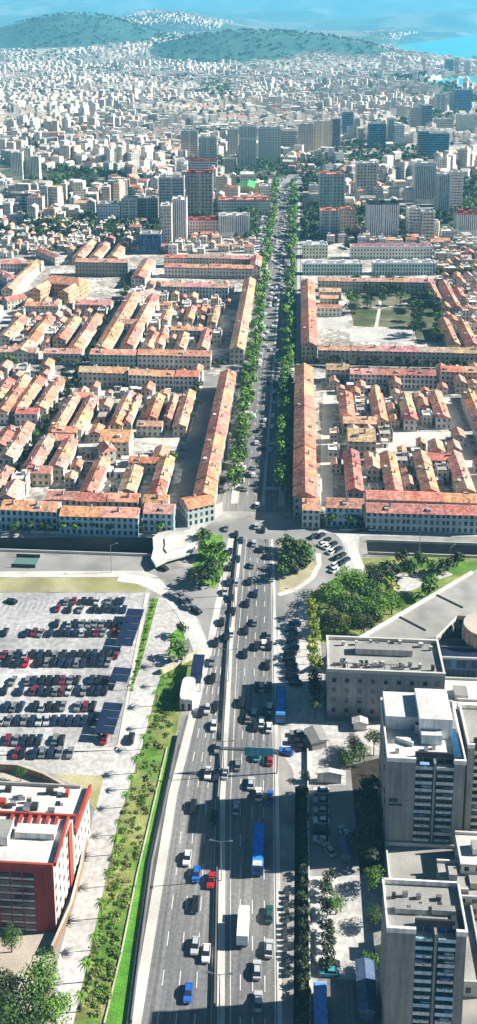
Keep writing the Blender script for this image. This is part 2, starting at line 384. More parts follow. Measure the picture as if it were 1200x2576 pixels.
struct(sheet('lawn',[(440,1880),(420,1880),(385,2000),(345,2200),(305,2400),(262,2576),(320,2576),(340,2400),(380,2150)],.045,lawn))
sheet('path',[(446,1870),(440,1868),(372,2170),(318,2576),(328,2576),(352,2400),(382,2170)],.06,concrete)
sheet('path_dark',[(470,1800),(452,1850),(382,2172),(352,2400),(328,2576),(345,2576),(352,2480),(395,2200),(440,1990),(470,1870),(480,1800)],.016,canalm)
struct(sheet('grass_corner',[(130,1946),(262,1952),(240,2040),(215,2010),(180,1975)],.03,drygrass))
sheet('plaza',[(-80,1938),(50,1938),(120,1958),(190,2005),(222,2060),(215,2150),(130,2400),(140,2576),(-80,2700)],.017,beige)
road_px('pavement_curve',[(300,1452),(370,1462),(420,1490),(462,1540),(492,1600),(512,1650)],5.2,dirtyw,.07)
road_px('pavement_curve',[(700,1497),(745,1483),(785,1455),(803,1420),(800,1392)],2.,dirtyw,.07)
road_px('pavement_curve',[(800,1334),(850,1338),(880,1365),(893,1400),(905,1432)],4.,dirtyw,.07)
# islands
for P in([(480,1440),(500,1390),(500,1345),(560,1345),(563,1440),(540,1480),(500,1470)],[(702,1365),(740,1362),(785,1390),(795,1440),(740,1480),(702,1492)],[(425,1600),(460,1570),(468,1620),(440,1660)]):
    struct(sheet('grass_island',P,.06,drygrass if P[0][0]>700 else grass))
struct(sheet('park_grass',[(880,1405),(1100,1400),(1300,1400),(1300,1450),(1100,1500),(900,1620),(770,1620),(770,1500),(850,1450)],.022,beltg))
sheet('path_park',[(930,1440),(1060,1445),(1110,1432),(1140,1445),(1060,1475),(1000,1500),(985,1480),(960,1462)],.035,paveA)
sheet('pavement_right',[(700,1560),(770,1520),(800,1560),(815,1700),(815,1815),(705,1815),(692,1700)],.03,paveA)
sheet('yard',[(705,1815),(960,1815),(960,1900),(870,1900),(870,1975),(765,1978),(742,1978),(735,1935),(706,1890)],.025,paveA)
struct(sheet('painted_shade_bed',[(882,1925),(962,1905),(966,2196),(906,2200)],.035,shadem))  # dark sheet paints the tower's deep shade under the trees
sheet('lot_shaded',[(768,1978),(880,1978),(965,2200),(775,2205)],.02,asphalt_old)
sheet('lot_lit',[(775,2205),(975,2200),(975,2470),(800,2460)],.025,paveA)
sheet('service_road',[(800,2460),(975,2470),(975,2700),(800,2700)],.02,asphalt)
# boulevard and its cross streets
BX=[-35.5,-33.5,-27.5,-24.5,-13.,-4.2,-1.,1.8]
sheet('boulevard_road',[(-35.5,366),(3.,366),(3.,1190),(-35.5,1190)],.018,asphalt,world=True)
for a,b in((-36,-32.5),(-26.5,-23.4),(-13.5,-12.3),(-6.5,-4.),(0,2.2)):
    m=MB(); m.prism([(a,372),(b,372),(b,1180),(a,1180)],0,.14,paveA); struct(m.obj('boulevard_pavement'))
mk=MB()
for x in(-29.5,-19.8,-16.5,-9.3,-2.):
    y=380
    while y<900: mk.face([(x-.1,y,.03),(x+.1,y,.03),(x+.1,y+3,.03),(x-.1,y+3,.03)],whitep); y+=8
for yc in(385,430,480,531,600,670,740,800):
    for k in range(14):
        x=-12+k*.85
        if -6.7<x<-3.9: continue
        mk.face([(x,yc,.03),(x+.45,yc,.03),(x+.45,yc+3.2,.03),(x,yc+3.2,.03)],whitep)
struct(mk.obj('boulevard_markings'))
sheet('courtyard_paving',[(-300,366),(-36,366),(-36,860),(-300,860)],.01,court,world=True)
sheet('courtyard_paving',[(3,366),(320,366),(320,860),(3,860)],.01,court,world=True)
sheet('cross_street',[(-300,527),(-35.5,527),(-35.5,538),(-300,538)],.016,asphalt_old,world=True)
sheet('cross_street',[(3,530),(300,530),(300,541),(3,541)],.016,asphalt_old,world=True)
road_px('street',[(0,825),(65,710),(145,628)],9,paveA,.024)
road_px('street',[(180,1000),(205,925),(290,770),(340,690)],9,asphalt_old,.024)
road_px('street',[(0,1235),(60,1170),(110,1080),(165,990),(190,930)],8,paveA,.028)
road_px('street',[(470,1242),(503,1080),(535,945)],8,asphalt_old,.022)
road_px('street',[(120,1215),(150,1190),(215,1090),(250,1000),(268,955)],7,concrete,.026)
road_px('street',[(822,1262),(822,1100),(826,990)],5.5,concrete,.026)
road_px('street',[(1125,1000),(1165,1100),(1205,1240)],5.,concrete,.026)
sheet('courtyard_white',[(980,1087),(1120,1087),(1128,1122),(975,1125)],.03,concrete)
sheet('courtyard_white',[(333,1080),(455,1080),(448,1122),(330,1110)],.03,concrete)
sheet('courtyard_white',[(800,780),(850,775),(878,800),(870,828),(800,828)],.03,paveA)
sheet('courtyard_white',[(880,825),(960,822),(1045,830),(1040,860),(880,860)],.03,paveA)
struct(sheet('court_garden',[(870,720),(1100,715),(1120,860),(1050,860),(1040,830),(890,820)],.025,gardm))
for P in([(880,770),(960,775),(1040,760),(1100,770)],[(960,720),(955,775),(945,830)]): road_px('garden_path',P,2.2,concrete,.045)
road_px('street',[(720,480),(760,430),(800,400)],26,asphalt_old,.9)
road_px('street',[(1010,520),(1005,440),(1000,380),(985,330)],26,asphalt_old,1.4)
# ---------------------------------------------------------------- terraced tiled houses
ROOFS=[(.7,.32,.21),(.62,.25,.18),(.74,.38,.26),(.58,.29,.22),(.68,.36,.27),(.52,.2,.15),(.76,.43,.3),(.64,.36,.3)]
ROOFS=[(c[0]*.92+.045,c[1]*.93+.037,c[2]*.88+.033) for c in ROOFS]
WALLS=[(.62,.58,.5),(.68,.64,.56),(.55,.52,.46),(.6,.5,.38),(.66,.62,.6)]
SH=['orange','brick red','light orange','rusty','salmon','dark red','peach','dusty pink']
RW={};FOOT=[]
def wing(rng,p,q,w,h,rise,seg=13.,fmat=None,wallc=None,roof=None,hip_ends=False,gap=0):
    """a range of joined houses whose ridge runs between two points of the photograph"""
    fmat=fmat or facA
    a=Vector(G(p[0],p[1],h+rise)); b=Vector(G(q[0],q[1],h+rise)); d=b-a
    if abs(d.x)<abs(d.y)*.35: m_=(a.x+b.x)/2; a.x=b.x=m_
    elif abs(d.y)<abs(d.x)*.35: m_=(a.y+b.y)/2; a.y=b.y=m_
    if 'inner' in rng or 'ring' in rng or 'row' in rng: w*=1.14; h*=.88
    d=b-a; L=d.length; n=max(1,round(L/(seg*(1.4 if p[1]<900 else 1.12)))); rz=math.atan2(d.y,d.x)-math.pi/2
    k0=RW.get(rng,0); FOOT.append((a.copy(),b.copy(),w/2))
    for i in range(n):
        l=L/n; c=a+d*((i+.5)/n); hh=h+rnd.uniform(-.25,.25); ri=rnd.randrange(8) if roof is None else (roof if rnd.random()<.7 else rnd.randrange(8))
        k0+=1
        t=thing('terraced_house','%s tiled house, %s of the %s'%(SH[ri],nth(k0),rng),'house',(c.x,c.y,0),rz,'tiled houses of '+rng.split(' of ')[-1] if ' of ' in rng else 'tiled terraced houses')
        m=MB(); m.box(0,0,0,w,l-.01,hh,fmat,greyroof,bottom=False); 
        m.obj('wall',t,wallc or rnd.choice(WALLS))
        m=MB(); m.gable(0,0,hh+.22,w,l,rise+rnd.uniform(-.15,.15),tileO,tileO,ov=.45)
        r=m.obj('roof',t,tuple(x*rnd.uniform(.85,1.15) for x in ROOFS[ri]))
        m=MB(); cx=rnd.choice((-1,1))*w*.18; m.box(cx,rnd.uniform(-l*.3,l*.3),hh+.3,.7,.9,rise+.7,plain,darkm); m.obj('chimney',r,(.55,.5,.45))
        if rnd.random()<.6:
            m=MB(); sx=rnd.choice((-1,1))*w*.3; m.box(sx,rnd.uniform(-l*.3,l*.3),hh+.3,1.3,1.8,rise*.75,plain,rnd.choice((greyroof,tileO))); m.obj('dormer',r,(.6,.58,.54))
    RW[rng]=k0
BL=(.4,.6,.7)  # skylight blue of the shaded street fronts, put into the wall colours
# lower left block
A_='of the lower left block'
wing('boulevard range '+A_,(578,928),(507,1238),8.2,8.5,2.2,roof=0)
wing('top range '+A_,(325,930),(502,932),8,8.,2.,fmat=facBlue,wallc=(.62,.64,.62))
wing('top range '+A_,(200,922),(322,924),8,8.,2.)
wing('front range '+A_,(4,1264),(150,1262),7.5,8.5,1.8,fmat=facBlue,wallc=BL,roof=0)
wing('front range '+A_,(152,1279),(352,1278),7.5,8.,1.8,fmat=facBlue,wallc=BL,roof=2)
wing('front range '+A_,(362,1270),(440,1268),7.5,8.5,1.8,fmat=facBlue,wallc=(.45,.66,.75))
wing('corner row '+A_,(462,1250),(530,1236),8,9,2.,fmat=facBlue,wallc=(.6,.66,.62),roof=1)
wing('second front row '+A_,(118,1234),(350,1240),6,6.5,1.6)
wing('second front row '+A_,(360,1243),(425,1240),6,6.5,1.6)
wing('west side range '+A_,(48,1205),(8,1245),7,7.5,1.8)
for i,(p,q) in enumerate([((322,978),(296,1060)),((400,985),(376,1042)),((473,975),(455,1062)),((258,1135),(222,1228)),((425,1140),(388,1232)),((345,985),(320,1055)),((440,985),(420,1045))]):
    wing('%s inner row %s'%(nth(i+1),A_),p,q,5.5 if i<5 else 3.2,6.,1.7,seg=9)
for i,(p,q) in enumerate([((186,985),(140,1072)),((228,988),(192,1072)),((185,982),(232,984)),((132,1068),(196,1070))]):
    wing('upper courtyard ring '+A_,p,q,5.5,6.5,1.7,seg=10,roof=2)
for i,(p,q) in enumerate([((124,1090),(74,1160)),((180,1094),(136,1165)),((120,1086),(182,1088)),((68,1166),(132,1168))]):
    wing('lower courtyard ring '+A_,p,q,6,7,1.8,seg=10,roof=0)
wing('central hall '+A_,(255,1083),(330,1083),13,8,3.,seg=20,roof=0); wing('central hall '+A_,(262,1110),(275,1128),6,8,2,seg=20)
wing('red roofed row '+A_,(345,1055),(408,1058),5,6,1.5,seg=9,roof=5); wing('red roofed row '+A_,(325,1145),(398,1148),5,5.5,1.5,seg=9,roof=5)
wing('pinkish row '+A_,(345,1165),(312,1225),6,5.5,1.5,seg=8,roof=7)
# far lower left
A_='of the outer left block'
for i,(p,q) in enumerate([((20,945),(-12,990)),((55,952),(4,1026)),((97,940),(46,1018)),((148,943),(98,1018)),((42,1020),(98,1022)),((74,1056),(8,1140)),((30,1065),(-6,1110)),((20,1165),(-20,1215))]):
    wing('%s row %s'%(nth(i+1),A_),p,q,6.,7,1.8,seg=10)
# upper left block
A_='of the upper left block'
wing('boulevard range '+A_,(632,698),(592,872),8.2,8.5,2.2,roof=2)
wing('boulevard range above '+A_,(648,640),(640,665),8.2,8.5,2.2)
wing('top range '+A_,(412,642),(640,640),8,8,2.); wing('second range '+A_,(412,668),(640,662),8,8,2.,roof=0); wing('third range '+A_,(405,712),(575,712),7.5,8,2.,fmat=facBlue,wallc=(.5,.6,.66),roof=7)
wing('bottom range '+A_,(228,878),(345,878),8,8,2.,roof=4,fmat=facBlue,wallc=(.35,.5,.44)); wing('bottom range '+A_,(347,882),(532,880),8,8,2.,roof=0)
wing('corner row '+A_,(370,645),(352,690),9,8,2.2,roof=2)
for i,(p,q) in enumerate([((352,730),(238,868)),((392,735),(345,800)),((350,800),(320,860)),((330,735),(385,722)),((300,800),(345,798))]):
    wing('tall courtyard ring '+A_,p,q,6.5 if i!=0 else 8,7.5,2.,seg=11,roof=0)
for i,(p,q) in enumerate([((428,768),(408,800)),((392,830),(370,868)),((488,765),(470,795)),((547,765),(528,805)),((527,822),(502,868)),((467,832),(448,868)),((418,818),(395,860)),((402,758),(432,756)),((430,820),(520,818))]):
    wing('%s inner row %s'%(nth(i+1),A_),p,q,5.,6,1.6,seg=9)
A_='of the far outer block'
for i,(p,q) in enumerate([((62,788),(2,840)),((120,788),(55,876)),((188,790),(150,845)),((238,785),(190,868)),((-5,870),(95,868)),((110,875),(210,872)),((190,752),(282,752)),((65,755),(150,757)),((10,745),(60,735))]):
    wing('%s row %s'%(nth(i+1),A_),p,q,7 if i<6 else 8,7,1.9,seg=11)
wing('long grey fronted range '+A_,(190,652),(325,650),9,11,2.,seg=40,fmat=facA,wallc=(.3,.32,.28),roof=4)
for i,(p,q) in enumerate([((200,640),(225,600)),((240,640),(275,590)),((282,640),(325,588)),((0,655),(110,650)),((0,675),(30,690)),((100,620),(150,640)),((20,720),(90,650))]):
    wing('%s row above %s'%(nth(i+1),A_),p,q,7,7,1.8,seg=12)
# lower right block
A_='of the lower right block'
wing('boulevard range '+A_,(772,914),(758,1238),9.2,9.,2.4,roof=1)
wing('corner row '+A_,(760,1248),(805,1250),9,9.,2.,fmat=facBlue,wallc=(.55,.62,.62),roof=0)
wing('top range '+A_,(820,916),(878,916),8,8,2.,roof=7); wing('top range '+A_,(880,928),(1095,928),8,8,2.,fmat=facBlue,wallc=(.66,.66,.63),roof=5); wing('top range '+A_,(1107,922),(1215,922),8,8,2.,roof=1)
wing('front range '+A_,(820,1258),(915,1257),7.5,8,1.8,fmat=facBlue,wallc=BL,roof=1); wing('front range '+A_,(920,1272),(1215,1270),7.5,8,1.8,fmat=facBlue,wallc=(.4,.52,.58),roof=1)
wing('second front row '+A_,(920,1236),(1215,1234),6.5,7,1.8,roof=0)
for i,(p,q) in enumerate([((872,978),(872,1036)),((946,978),(957,1048)),((1022,982),(1028,1045)),((1095,978),(1114,1040)),((880,1125),(897,1225)),((977,1128),(992,1225)),((1057,1128),(1085,1225)),((1143,1128),(1174,1225))]):
    wing('%s inner row %s'%(nth(i+1),A_),p,q,5.8,6.5,1.8,seg=10,roof=(0,0,1,0,5,0,0,2)[i])
wing('middle row '+A_,(862,1044),(948,1044),6.5,6.5,2,seg=12,roof=0); wing('central hall '+A_,(874,1078),(944,1078),14,8,3.2,seg=24,roof=0)
wing('crimson row '+A_,(1068,1140),(1138,1137),6,6,1.6,seg=9,roof=5)
for i,(p,q) in enumerate([((1178,975),(1205,1040)),((1195,960),(1230,1010)),((1210,1050),(1235,1110))]): wing('%s outer row %s'%(nth(i+1),A_),p,q,6,7,1.8,seg=10)
A_='of the upper right block'
wing('boulevard range '+A_,(776,700),(776,862),9.2,9.,2.4,roof=1)
wing('top range '+A_,(800,700),(1090,698),7,8,2.,roof=7); wing('bottom range '+A_,(800,872),(1215,870),8,8,2.,roof=7)
for i,(p,q) in enumerate([((1080,705),(1102,745)),((1122,700),(1142,765)),((1118,795),(1142,858)),((1163,800),(1190,860)),((1150,720),(1160,740))]): wing('%s side row %s'%(nth(i+1),A_),p,q,5.5,7,1.8,seg=10,roof=1)
wing('yellowish row '+A_,(802,722),(858,722),7,6,1.7,seg=12,roof=6); wing('short row '+A_,(805,742),(852,742),5,5,1.5,seg=12,roof=0)
wing('small red row '+A_,(797,764),(860,764),6,6.5,1.6,roof=1)
# arena roofed hall
def hip_hall():
    x,y=G(142,752); t=thing('civic_hall','broad orange roofed civic hall with brick courtyard beside the pale diagonal street','building',(x,y,0),-.25)
    m=MB(); m.prism([(-14,-13),(14,-13),(14,-6),(7,-6),(7,8),(-7,8),(-7,-6),(-14,-6)],0,0.2,court)
    m=MB(); m.box(0,14,0,30,14,9,facA,greyroof); m.obj('wall',t,(.6,.36,.2))
    m=MB(); m.gable(0,14,9.2,14,30,4,tileO,rot=math.pi/2,hip=5); m.obj('roof',t,ROOFS[0])
    for s in(-1,1):
        m=MB(); m.box(s*11,-1,0,8,18,8,facA,greyroof); w_=m.obj('side_wing',t,(.6,.4,.25)); m=MB(); m.gable(s*11,-1,8.2,8,18,2.4,tileO); m.obj('roof',w_,ROOFS[2])
hip_hall()
# ---------------------------------------------------------------- long modern blocks
def slab_px(name,label,cat,xl,xr,yt,yb,dep,fm,col,roofm=dirtyw,roofcol=(1,1,1),parts=None,rot=0,yb2=None,cut=None):
    a=G(xl,yb);b=G(xr,yb if yb2 is None else yb2); h=HT(a[0],a[1],yt); w=math.dist(a,b); rz=math.atan2(b[1]-a[1],b[0]-a[0])
    z0=hz((a[0]+b[0])/2,(a[1]+b[1])/2)
    t=thing(name,label,cat,(a[0],a[1],z0-.5 if a[1]>1200 else 0),rz)
    m=MB(); m.box(w/2,dep/2,0,w,dep,h,fm,roofm,bottom=False); m.obj('wall',t,tuple(min(.85,(c*1.3+.03)*k_) for c,k_ in zip(col,(1.12,1.03,.9))) if fm is not facG else tuple(min(.8,c*1.3) for c in col))
    m=MB()
    for x,y,ww,dd in((w/2,.2,w+.2,.4),(w/2,dep-.2,w+.2,.4),(.2,dep/2,.4,dep-.82),(w-.2,dep/2,.4,dep-.82)): m.box(x,y,h+.003,ww,dd,.9,plain)
    m.obj('parapet',t,roofcol)
    m=MB(); n=max(1,int(w/9))
    for k in range(n): m.box(w*(k+.5)/n+rnd.uniform(-1,1),dep*rnd.uniform(.35,.65),h+.01,min(w/n*.5,5)*rnd.uniform(.5,1),dep*rnd.uniform(.2,.4),rnd.uniform(1.8,3.2),plain,roofm)
    m.obj('plant_room',t,tuple(c*.9 for c in roofcol))
    return t,w,h
slab_px('office_block','long white roofed block with teal facade facing the courtyard trees, beside the boulevard','office block',762,911,665,692,9,facBlue,(.3,.46,.48))
slab_px('office_block','long white roofed block with teal facade, the one away from the boulevard','office block',938,1096,663,692,9,facBlue,(.32,.45,.5))
slab_px('low_building','long low building with bright pink roof strip behind the teal facade blocks','building',882,1087,622,652,9,facA,(.66,.6,.58),roofm=mat('pink_roof',(.6,.16,.2),.8,.2,.2))
slab_px('low_building','cream flat roofed building at the boulevard corner near the pink roof','building',762,824,618,650,12,facA,(.7,.66,.5))
TOW=[ # xl,xr,ytop,ybase,depth,facade,colour,label
(400,464,448,562,14,facB,(.36,.38,.42),'dark fronted slab tower with white crown next to the red topped tower'),
(470,536,436,542,14,facD,(.42,.36,.32),'brown gridded tower with a dark red crown'),
(474,547,405,470,12,facB,(.55,.55,.54),'pale tower rising directly behind the red crowned brown tower'),
(455,498,330,402,12,facB,(.4,.38,.36),'brown grey tower pair member, taller, above the dark trees'),
(500,546,345,410,12,facD,(.5,.5,.48),'white edged tower beside the taller brown grey one'),
(572,600,325,400,12,facD,(.6,.58,.54),'slim cream tower west of the white edged slab near the green roof'),
(601,645,318,428,14,facC,(.55,.56,.6),'white edged grey slab tower above the green roofed hall'),
(650,706,320,412,15,facD,(.62,.61,.6),'broad pale tower standing next to the grey slab above the hall'),
(750,788,312,388,15,facD,(.48,.4,.38),'pinkish brown tower joined to the beige gridded tower'),
(789,832,305,382,15,facD,(.66,.56,.42),'beige gridded tower in the middle distance'),
(834,856,300,368,12,facB,(.12,.1,.1),'narrow dark tower beside the beige gridded tower'),
(860,888,282,338,12,facG,(.3,.5,.55),'blue green tower behind the dark narrow one'),
(890,905,300,350,12,facC,(.75,.74,.7),'very slim white tower beside the blue green tower'),
(926,970,312,374,14,facG,(.12,.3,.5),'deep blue glass tower behind the wooded garden'),
(974,990,300,368,10,facC,(.5,.48,.46),'slim grey tower touching the deep blue glass tower'),
(992,1016,318,370,10,facB,(.75,.74,.72),'white banded tower near the striped avenue'),
(896,948,412,500,14,facD,(.46,.44,.4),'grey tower with square grid facade above the white striped tower'),
(803,866,440,525,16,facD,(.45,.47,.44),'grey chequered tower at the avenue above the salmon roofs'),
(923,1002,515,606,16,facC,(.72,.71,.69),'large white tower with vertical stripes and dark crown'),
(1040,1094,412,512,14,facC,(.6,.63,.64),'bluish white tower with a dark central strip'),
(1098,1130,440,540,12,facC,(.42,.46,.52),'grey blue tower beside the dark strip tower'),
(1131,1162,435,530,12,facB,(.55,.52,.52),'mauve grey tower behind the grey blue one'),
(1148,1200,540,592,16,facC,(.75,.72,.68),'white low tower with a red tiled crown near the edge'),
(1026,1056,528,605,14,facB,(.6,.6,.58),'white slab, first of the two twins beside the striped tower'),
(1060,1092,535,607,14,facB,(.5,.5,.46),'grey slab, second of the two twins beside the striped tower'),
(1052,1078,330,395,14,facG,(.45,.55,.6),'pale glass tower touching the bright blue glass one'),
(1080,1128,335,400,14,facG,(.1,.4,.6),'bright blue glass tower with reddish base'),
(805,852,532,600,14,facB,(.32,.34,.36),'dark block with salmon roof at the tree lined avenue'),
(856,892,528,590,12,facA,(.5,.42,.38),'brown block with salmon roof behind the pink house'),
(352,405,590,640,14,facG,(.05,.08,.28),'deep blue block at the end of the tiled quarter'),
(405,432,520,628,16,facA,(.4,.4,.38),'grey end wall of the white slab beside the deep blue block'),
(434,470,505,610,18,facC,(.78,.77,.74),'bright white slab beside the grey end wall'),
(345,398,500,555,13,facB,(.28,.28,.28),'low dark tower in front of the dark fronted slab tower'),
(550,628,545,598,16,facC,(.6,.62,.64),'white framed building with slender piers beside the boulevard'),
(550,680,505,540,16,facA,(.72,.66,.62),'pale pinkish building closing the boulevard row'),
(470,548,555,598,14,facA,(.42,.34,.33),'low brown block with dull red roof under the brown gridded tower'),
(55,84,488,534,10,facG,(.4,.55,.65),'blue tinted tower, first of the pair among the dark trees'),(86,114,492,536,10,facG,(.38,.5,.62),'blue tinted tower, second of the pair among the dark trees'),
(246,302,515,562,16,facA,(.76,.75,.73),'bright white block with blank sunlit front'),
(306,346,500,562,12,facB,(.45,.47,.47),'grey banded block beside the bright white blank block'),
(30,58,385,452,12,facC,(.7,.66,.55),'cream tower, first of three joined at the western hillside'),(60,80,375,448,12,facC,(.75,.72,.6),'cream tower, middle of three joined at the western hillside'),(82,100,395,450,12,facC,(.6,.58,.5),'cream tower, last of three joined at the western hillside'),
(984,996,252,290,12,facC,(.78,.77,.74),'lone white tower by the wooded ridge'),
(1030,1048,275,330,14,facB,(.45,.42,.42),'brown tower of the shore group, beside the wooded ridge'),(1050,1060,262,330,14,facC,(.78,.78,.8),'thin white tower of the shore group'),(1062,1086,265,332,14,facG,(.25,.28,.4),'violet glass tower of the shore group'),
(1095,1120,240,285,16,facB,(.3,.33,.4),'slate tower of the shore group'),(1128,1142,235,278,16,facC,(.7,.72,.74),'white fin tower of the shore group'),(1146,1185,228,280,18,facG,(.12,.25,.5),'big royal blue tower of the shore group'),
(960,970,148,180,20,facC,(.85,.85,.82),'tall white tower on the far shore by the bay'),(1146,1154,150,188,20,facC,(.8,.75,.65),'cream tower on the far shore by the bay'),(1120,1140,156,188,20,facG,(.3,.5,.6),'pale blue tower on the far shore by the bay'),
(1170,1182,160,190,20,facB,(.5,.5,.5),'grey tower on the far shore by the bay'),(1005,1015,150,178,20,facB,(.6,.55,.5),'tan tower on the far shore by the bay'),(1060,1070,152,180,20,facB,(.5,.45,.45),'brownish tower on the far shore by the bay'),
(1090,1140,300,330,14,facB,(.6,.6,.58),'wide pale block below the slate tower of the shore group'),(1150,1200,290,335,14,facC,(.66,.65,.62),'wide ribbed block below the royal blue tower'),
(650,680,470,500,14,facA,(.6,.58,.55),'small grey block at the avenue beside the green roofed hall'),
(1035,1060,560,606,12,facA,(.3,.3,.34),'dim little block behind the two twin slabs'),
(1105,1145,470,520,12,facD,(.5,.5,.48),'grid fronted block below the mauve grey tower'),
(700,745,330,380,14,facB,(.5,.5,.5),'grey block between the broad pale tower and the pinkish one'),
(560,590,400,440,10,facA,(.34,.34,.32),'dark low block below the slim cream tower'),
]
TOWR=[]
dred=mat('red_roof',(.4,.08,.07),.8,.2,.2); salm=mat('salmon_roof',(.62,.27,.22),.8,.25,.2)
for k,(xl,xr,yt,yb,dp,fm,col,lab) in enumerate(TOW):
    rm=dred if 'red crown' in lab or 'red tiled crown' in lab or 'dull red' in lab else salm if 'salmon' in lab or 'pinkish building' in lab else darkm if 'dark crown' in lab else rnd.choice((dirtyw,greyroof,concrete))
    nm='tower' if yb-yt>44 else 'apartment_block'
    t,w,h=slab_px(nm,lab,'tower' if nm=='tower' else 'building',xl,xr,yt,yb,dp,fm,col,roofm=rm,roofcol=(.35,.08,.07) if rm is dred else (.6,.3,.25) if rm is salm else (.1,.1,.1) if 'dark crown' in lab else (.7,.69,.66))
    m=MB()
    if fm in(facB,facC,facD): 
        m.box(.5,-.25,0,1.,.5,h,plain); m.box(w-.5,-.25,0,1.,.5,h,plain)
        if w>14: m.box(w*.5,-.2,0,1.2,.4,h,plain)
        m.obj('pier',t,(.75,.74,.71))
    a=G(xl,yb); b=G(xr,yb); TOWR.append((min(a[0],b[0])-4,a[1]-8,max(a[0],b[0])+4,a[1]+dp+6))
# green roofed hall
x0,y0=G(592,500); x1,_=G(652,500); h=HT(x0,y0,478)
t=thing('market_hall','hall with bright green pitched roof and yellow end wall','hall',((x0+x1)/2,y0,0))
m=MB(); m.box(0,20,0,x1-x0,40,h,facA,greyroof); m.obj('wall',t,(.5,.5,.45)); m=MB(); m.gable(0,20,h+.2,x1-x0,40,5,mat('green_roof',(.1,.45,.16),.6,.15,.2),plain); m.obj('roof',t,(.7,.55,.2))
m=MB(); m.box((x1-x0)/2-2,-.6,0,4,1.,h+8,plain); m.obj('end_wall',t,(.75,.6,.25)); TOWR.append((x0-4,y0-4,x1+4,y0+45))
x0,y0=G(895,600); t=thing('pink_house','small bright pink house with steep roof below the striped tower','house',(x0,y0,0)); m=MB(); m.box(0,5,0,9,9,7,facA,greyroof); m.obj('wall',t,(.6,.3,.32)); m=MB(); m.gable(0,5,7.2,9,9,5,salm,salm,hip=3); m.obj('roof',t); TOWR.append((x0-6,y0-2,x0+6,y0+12))
# ---------------------------------------------------------------- near right side: office building, slab, towers
def near_office():
    X0,Y0=G(822,1800);X1,_=G(1112,1800); h=HT(X0,Y0,1690); w=X1-X0; D=15.5
    t=thing('office_building','grey office building with rows of small square dark windows and cluttered roof','office building',(X0,Y0,0))
    m=MB(); m.box(w/2,D/2,0,w,D,h,plain,greyroof,bottom=False); wl=m.obj('wall',t,(.33,.36,.37))
    m=MB()
    for x,y,a,b in((w/2,.25,w+.3,.6),(w/2,D-.25,w+.3,.6),(.25,D/2,.6,D-1.1),(w-.25,D/2,.6,D-1.1)): m.box(x,y,h+.003,a,b,1.,concrete)
    m.obj('parapet',t)
    m=MB(); m.box(.5,.22,.2,.14,.14,1,concrete)
    wm=MB(); wm.box(0,0,0,1.15,.1,1.2,glass); me=wm.mesh('window'); fm_=MB()
    for a,b,c,d in((0,1.3,1.5,.12),(0,-.14,1.5,.12),(-.65,0,.14,1.3),(.65,0,.14,1.3)): fm_.box(a,0,b,c,.2,d,plain)
    fme=fm_.mesh('frame')
    for r in range(4):
        for c in range(9):
            o=put(me,'window',wl); o.location=(1.9+c*(w-3.8)/8,-.03,h*(.1+.225*r)); f=put(fme,'frame',o,(.36,.38,.37))
    m=MB(); m.box(w*.5,D*.62,h,w*.5,2.8,2.,plain,greyroof); m.obj('plant_room',t,(.5,.49,.45))
    for k in range(26):
        m=MB(); a,b=rnd.uniform(2.,w-2),rnd.choice((rnd.uniform(1.6,4.),rnd.uniform(D-4.,D-1.6),rnd.uniform(1.6,D-1.6)))
        if abs(a-w*.5)<w*.27 and abs(b-D*.62)<2.4: b=rnd.uniform(1.6,4.)
        m.box(a,b,h+.3,rnd.uniform(.6,1.4),rnd.uniform(.5,1.),rnd.uniform(.8,1.5),rnd.choice((steel,plain,darkm,dirtyw))); m.box(a,b,h,.4,.4,.3,darkm); m.obj('air_conditioner',t,(.55,.55,.53))
    m=MB()
    for k in range(11): m.box(2.2+k*(w-14)/11,1.5,h,.18,.18,1.9,steel)
    m.box(2+(w-14)/2,1.5,h+1.9,w-13,.2,.2,steel); m.obj('railing',t)
    return X0,Y0,h,X1
OX,OY,OH,OX1=near_office()
# angled grey slab-roofed wing
def big_slab():
    h=10.; P=[G(x,y,h) for x,y in((892,1612),(1185,1440),(1290,1380),(1290,1560),(1150,1548),(1098,1600),(1008,1618))]
    cx=sum(p[0] for p in P)/7;cy=sum(p[1] for p in P)/7
    t=thing('exhibition_hall','huge angled grey roof slab with pale edge beside the park trees','hall',(cx,cy,0)); Q=[(p[0]-cx,p[1]-cy) for p in P]
    m=MB(); m.prism([(a*.97,b*.97) for a,b in Q],0,h-1.2,facA); m.obj('wall',t,(.4,.4,.38))
    m=MB(); m.prism(Q,h-1.2,h,concrete,greyroof,bottom=True); r=m.obj('roof',t)
    m=MB(); 
    for f in(.34,.66):
        a=Vector((*Q[0],0)).lerp(Vector((*Q[1],0)),f); d=Vector((*Q[6],0))-Vector((*Q[0],0)); d=Vector((.75,-.66,0))*11
        nrm=Vector((-d.y,d.x,0)).normalized()*.3
        m.prism([((a-nrm+d*.04).x,(a-nrm+d*.04).y),((a+d-nrm).x,(a+d-nrm).y),((a+d+nrm).x,(a+d+nrm).y),((a+nrm+d*.04).x,(a+nrm+d*.04).y)],h+.003,h+.25,darkm)
    m.obj('expansion_ridge',r)
    m=MB(); a=Vector((*Q[0],0)); b=Vector((*Q[1],0)); n=(b-a).normalized(); q=Vector((n.y,-n.x,0))*.9
    m.prism([(a.x,a.y),(b.x,b.y),((b+q).x,(b+q).y),((a+q).x,(a+q).y)],h+.003,h+.7,dirtyw); m.obj('edge_beam',r)
big_slab()
x,y=G(1212,1655); t=thing('round_building','round ochre drum building beside the huge angled roof slab','building',(x,y,0))
m=MB(); P=[(6.2*math.cos(k*math.pi/14),6.2*math.sin(k*math.pi/14)) for k in range(28)]; m.prism(P,0,12,plain,beige); m.obj('wall',t,(.72,.45,.24))
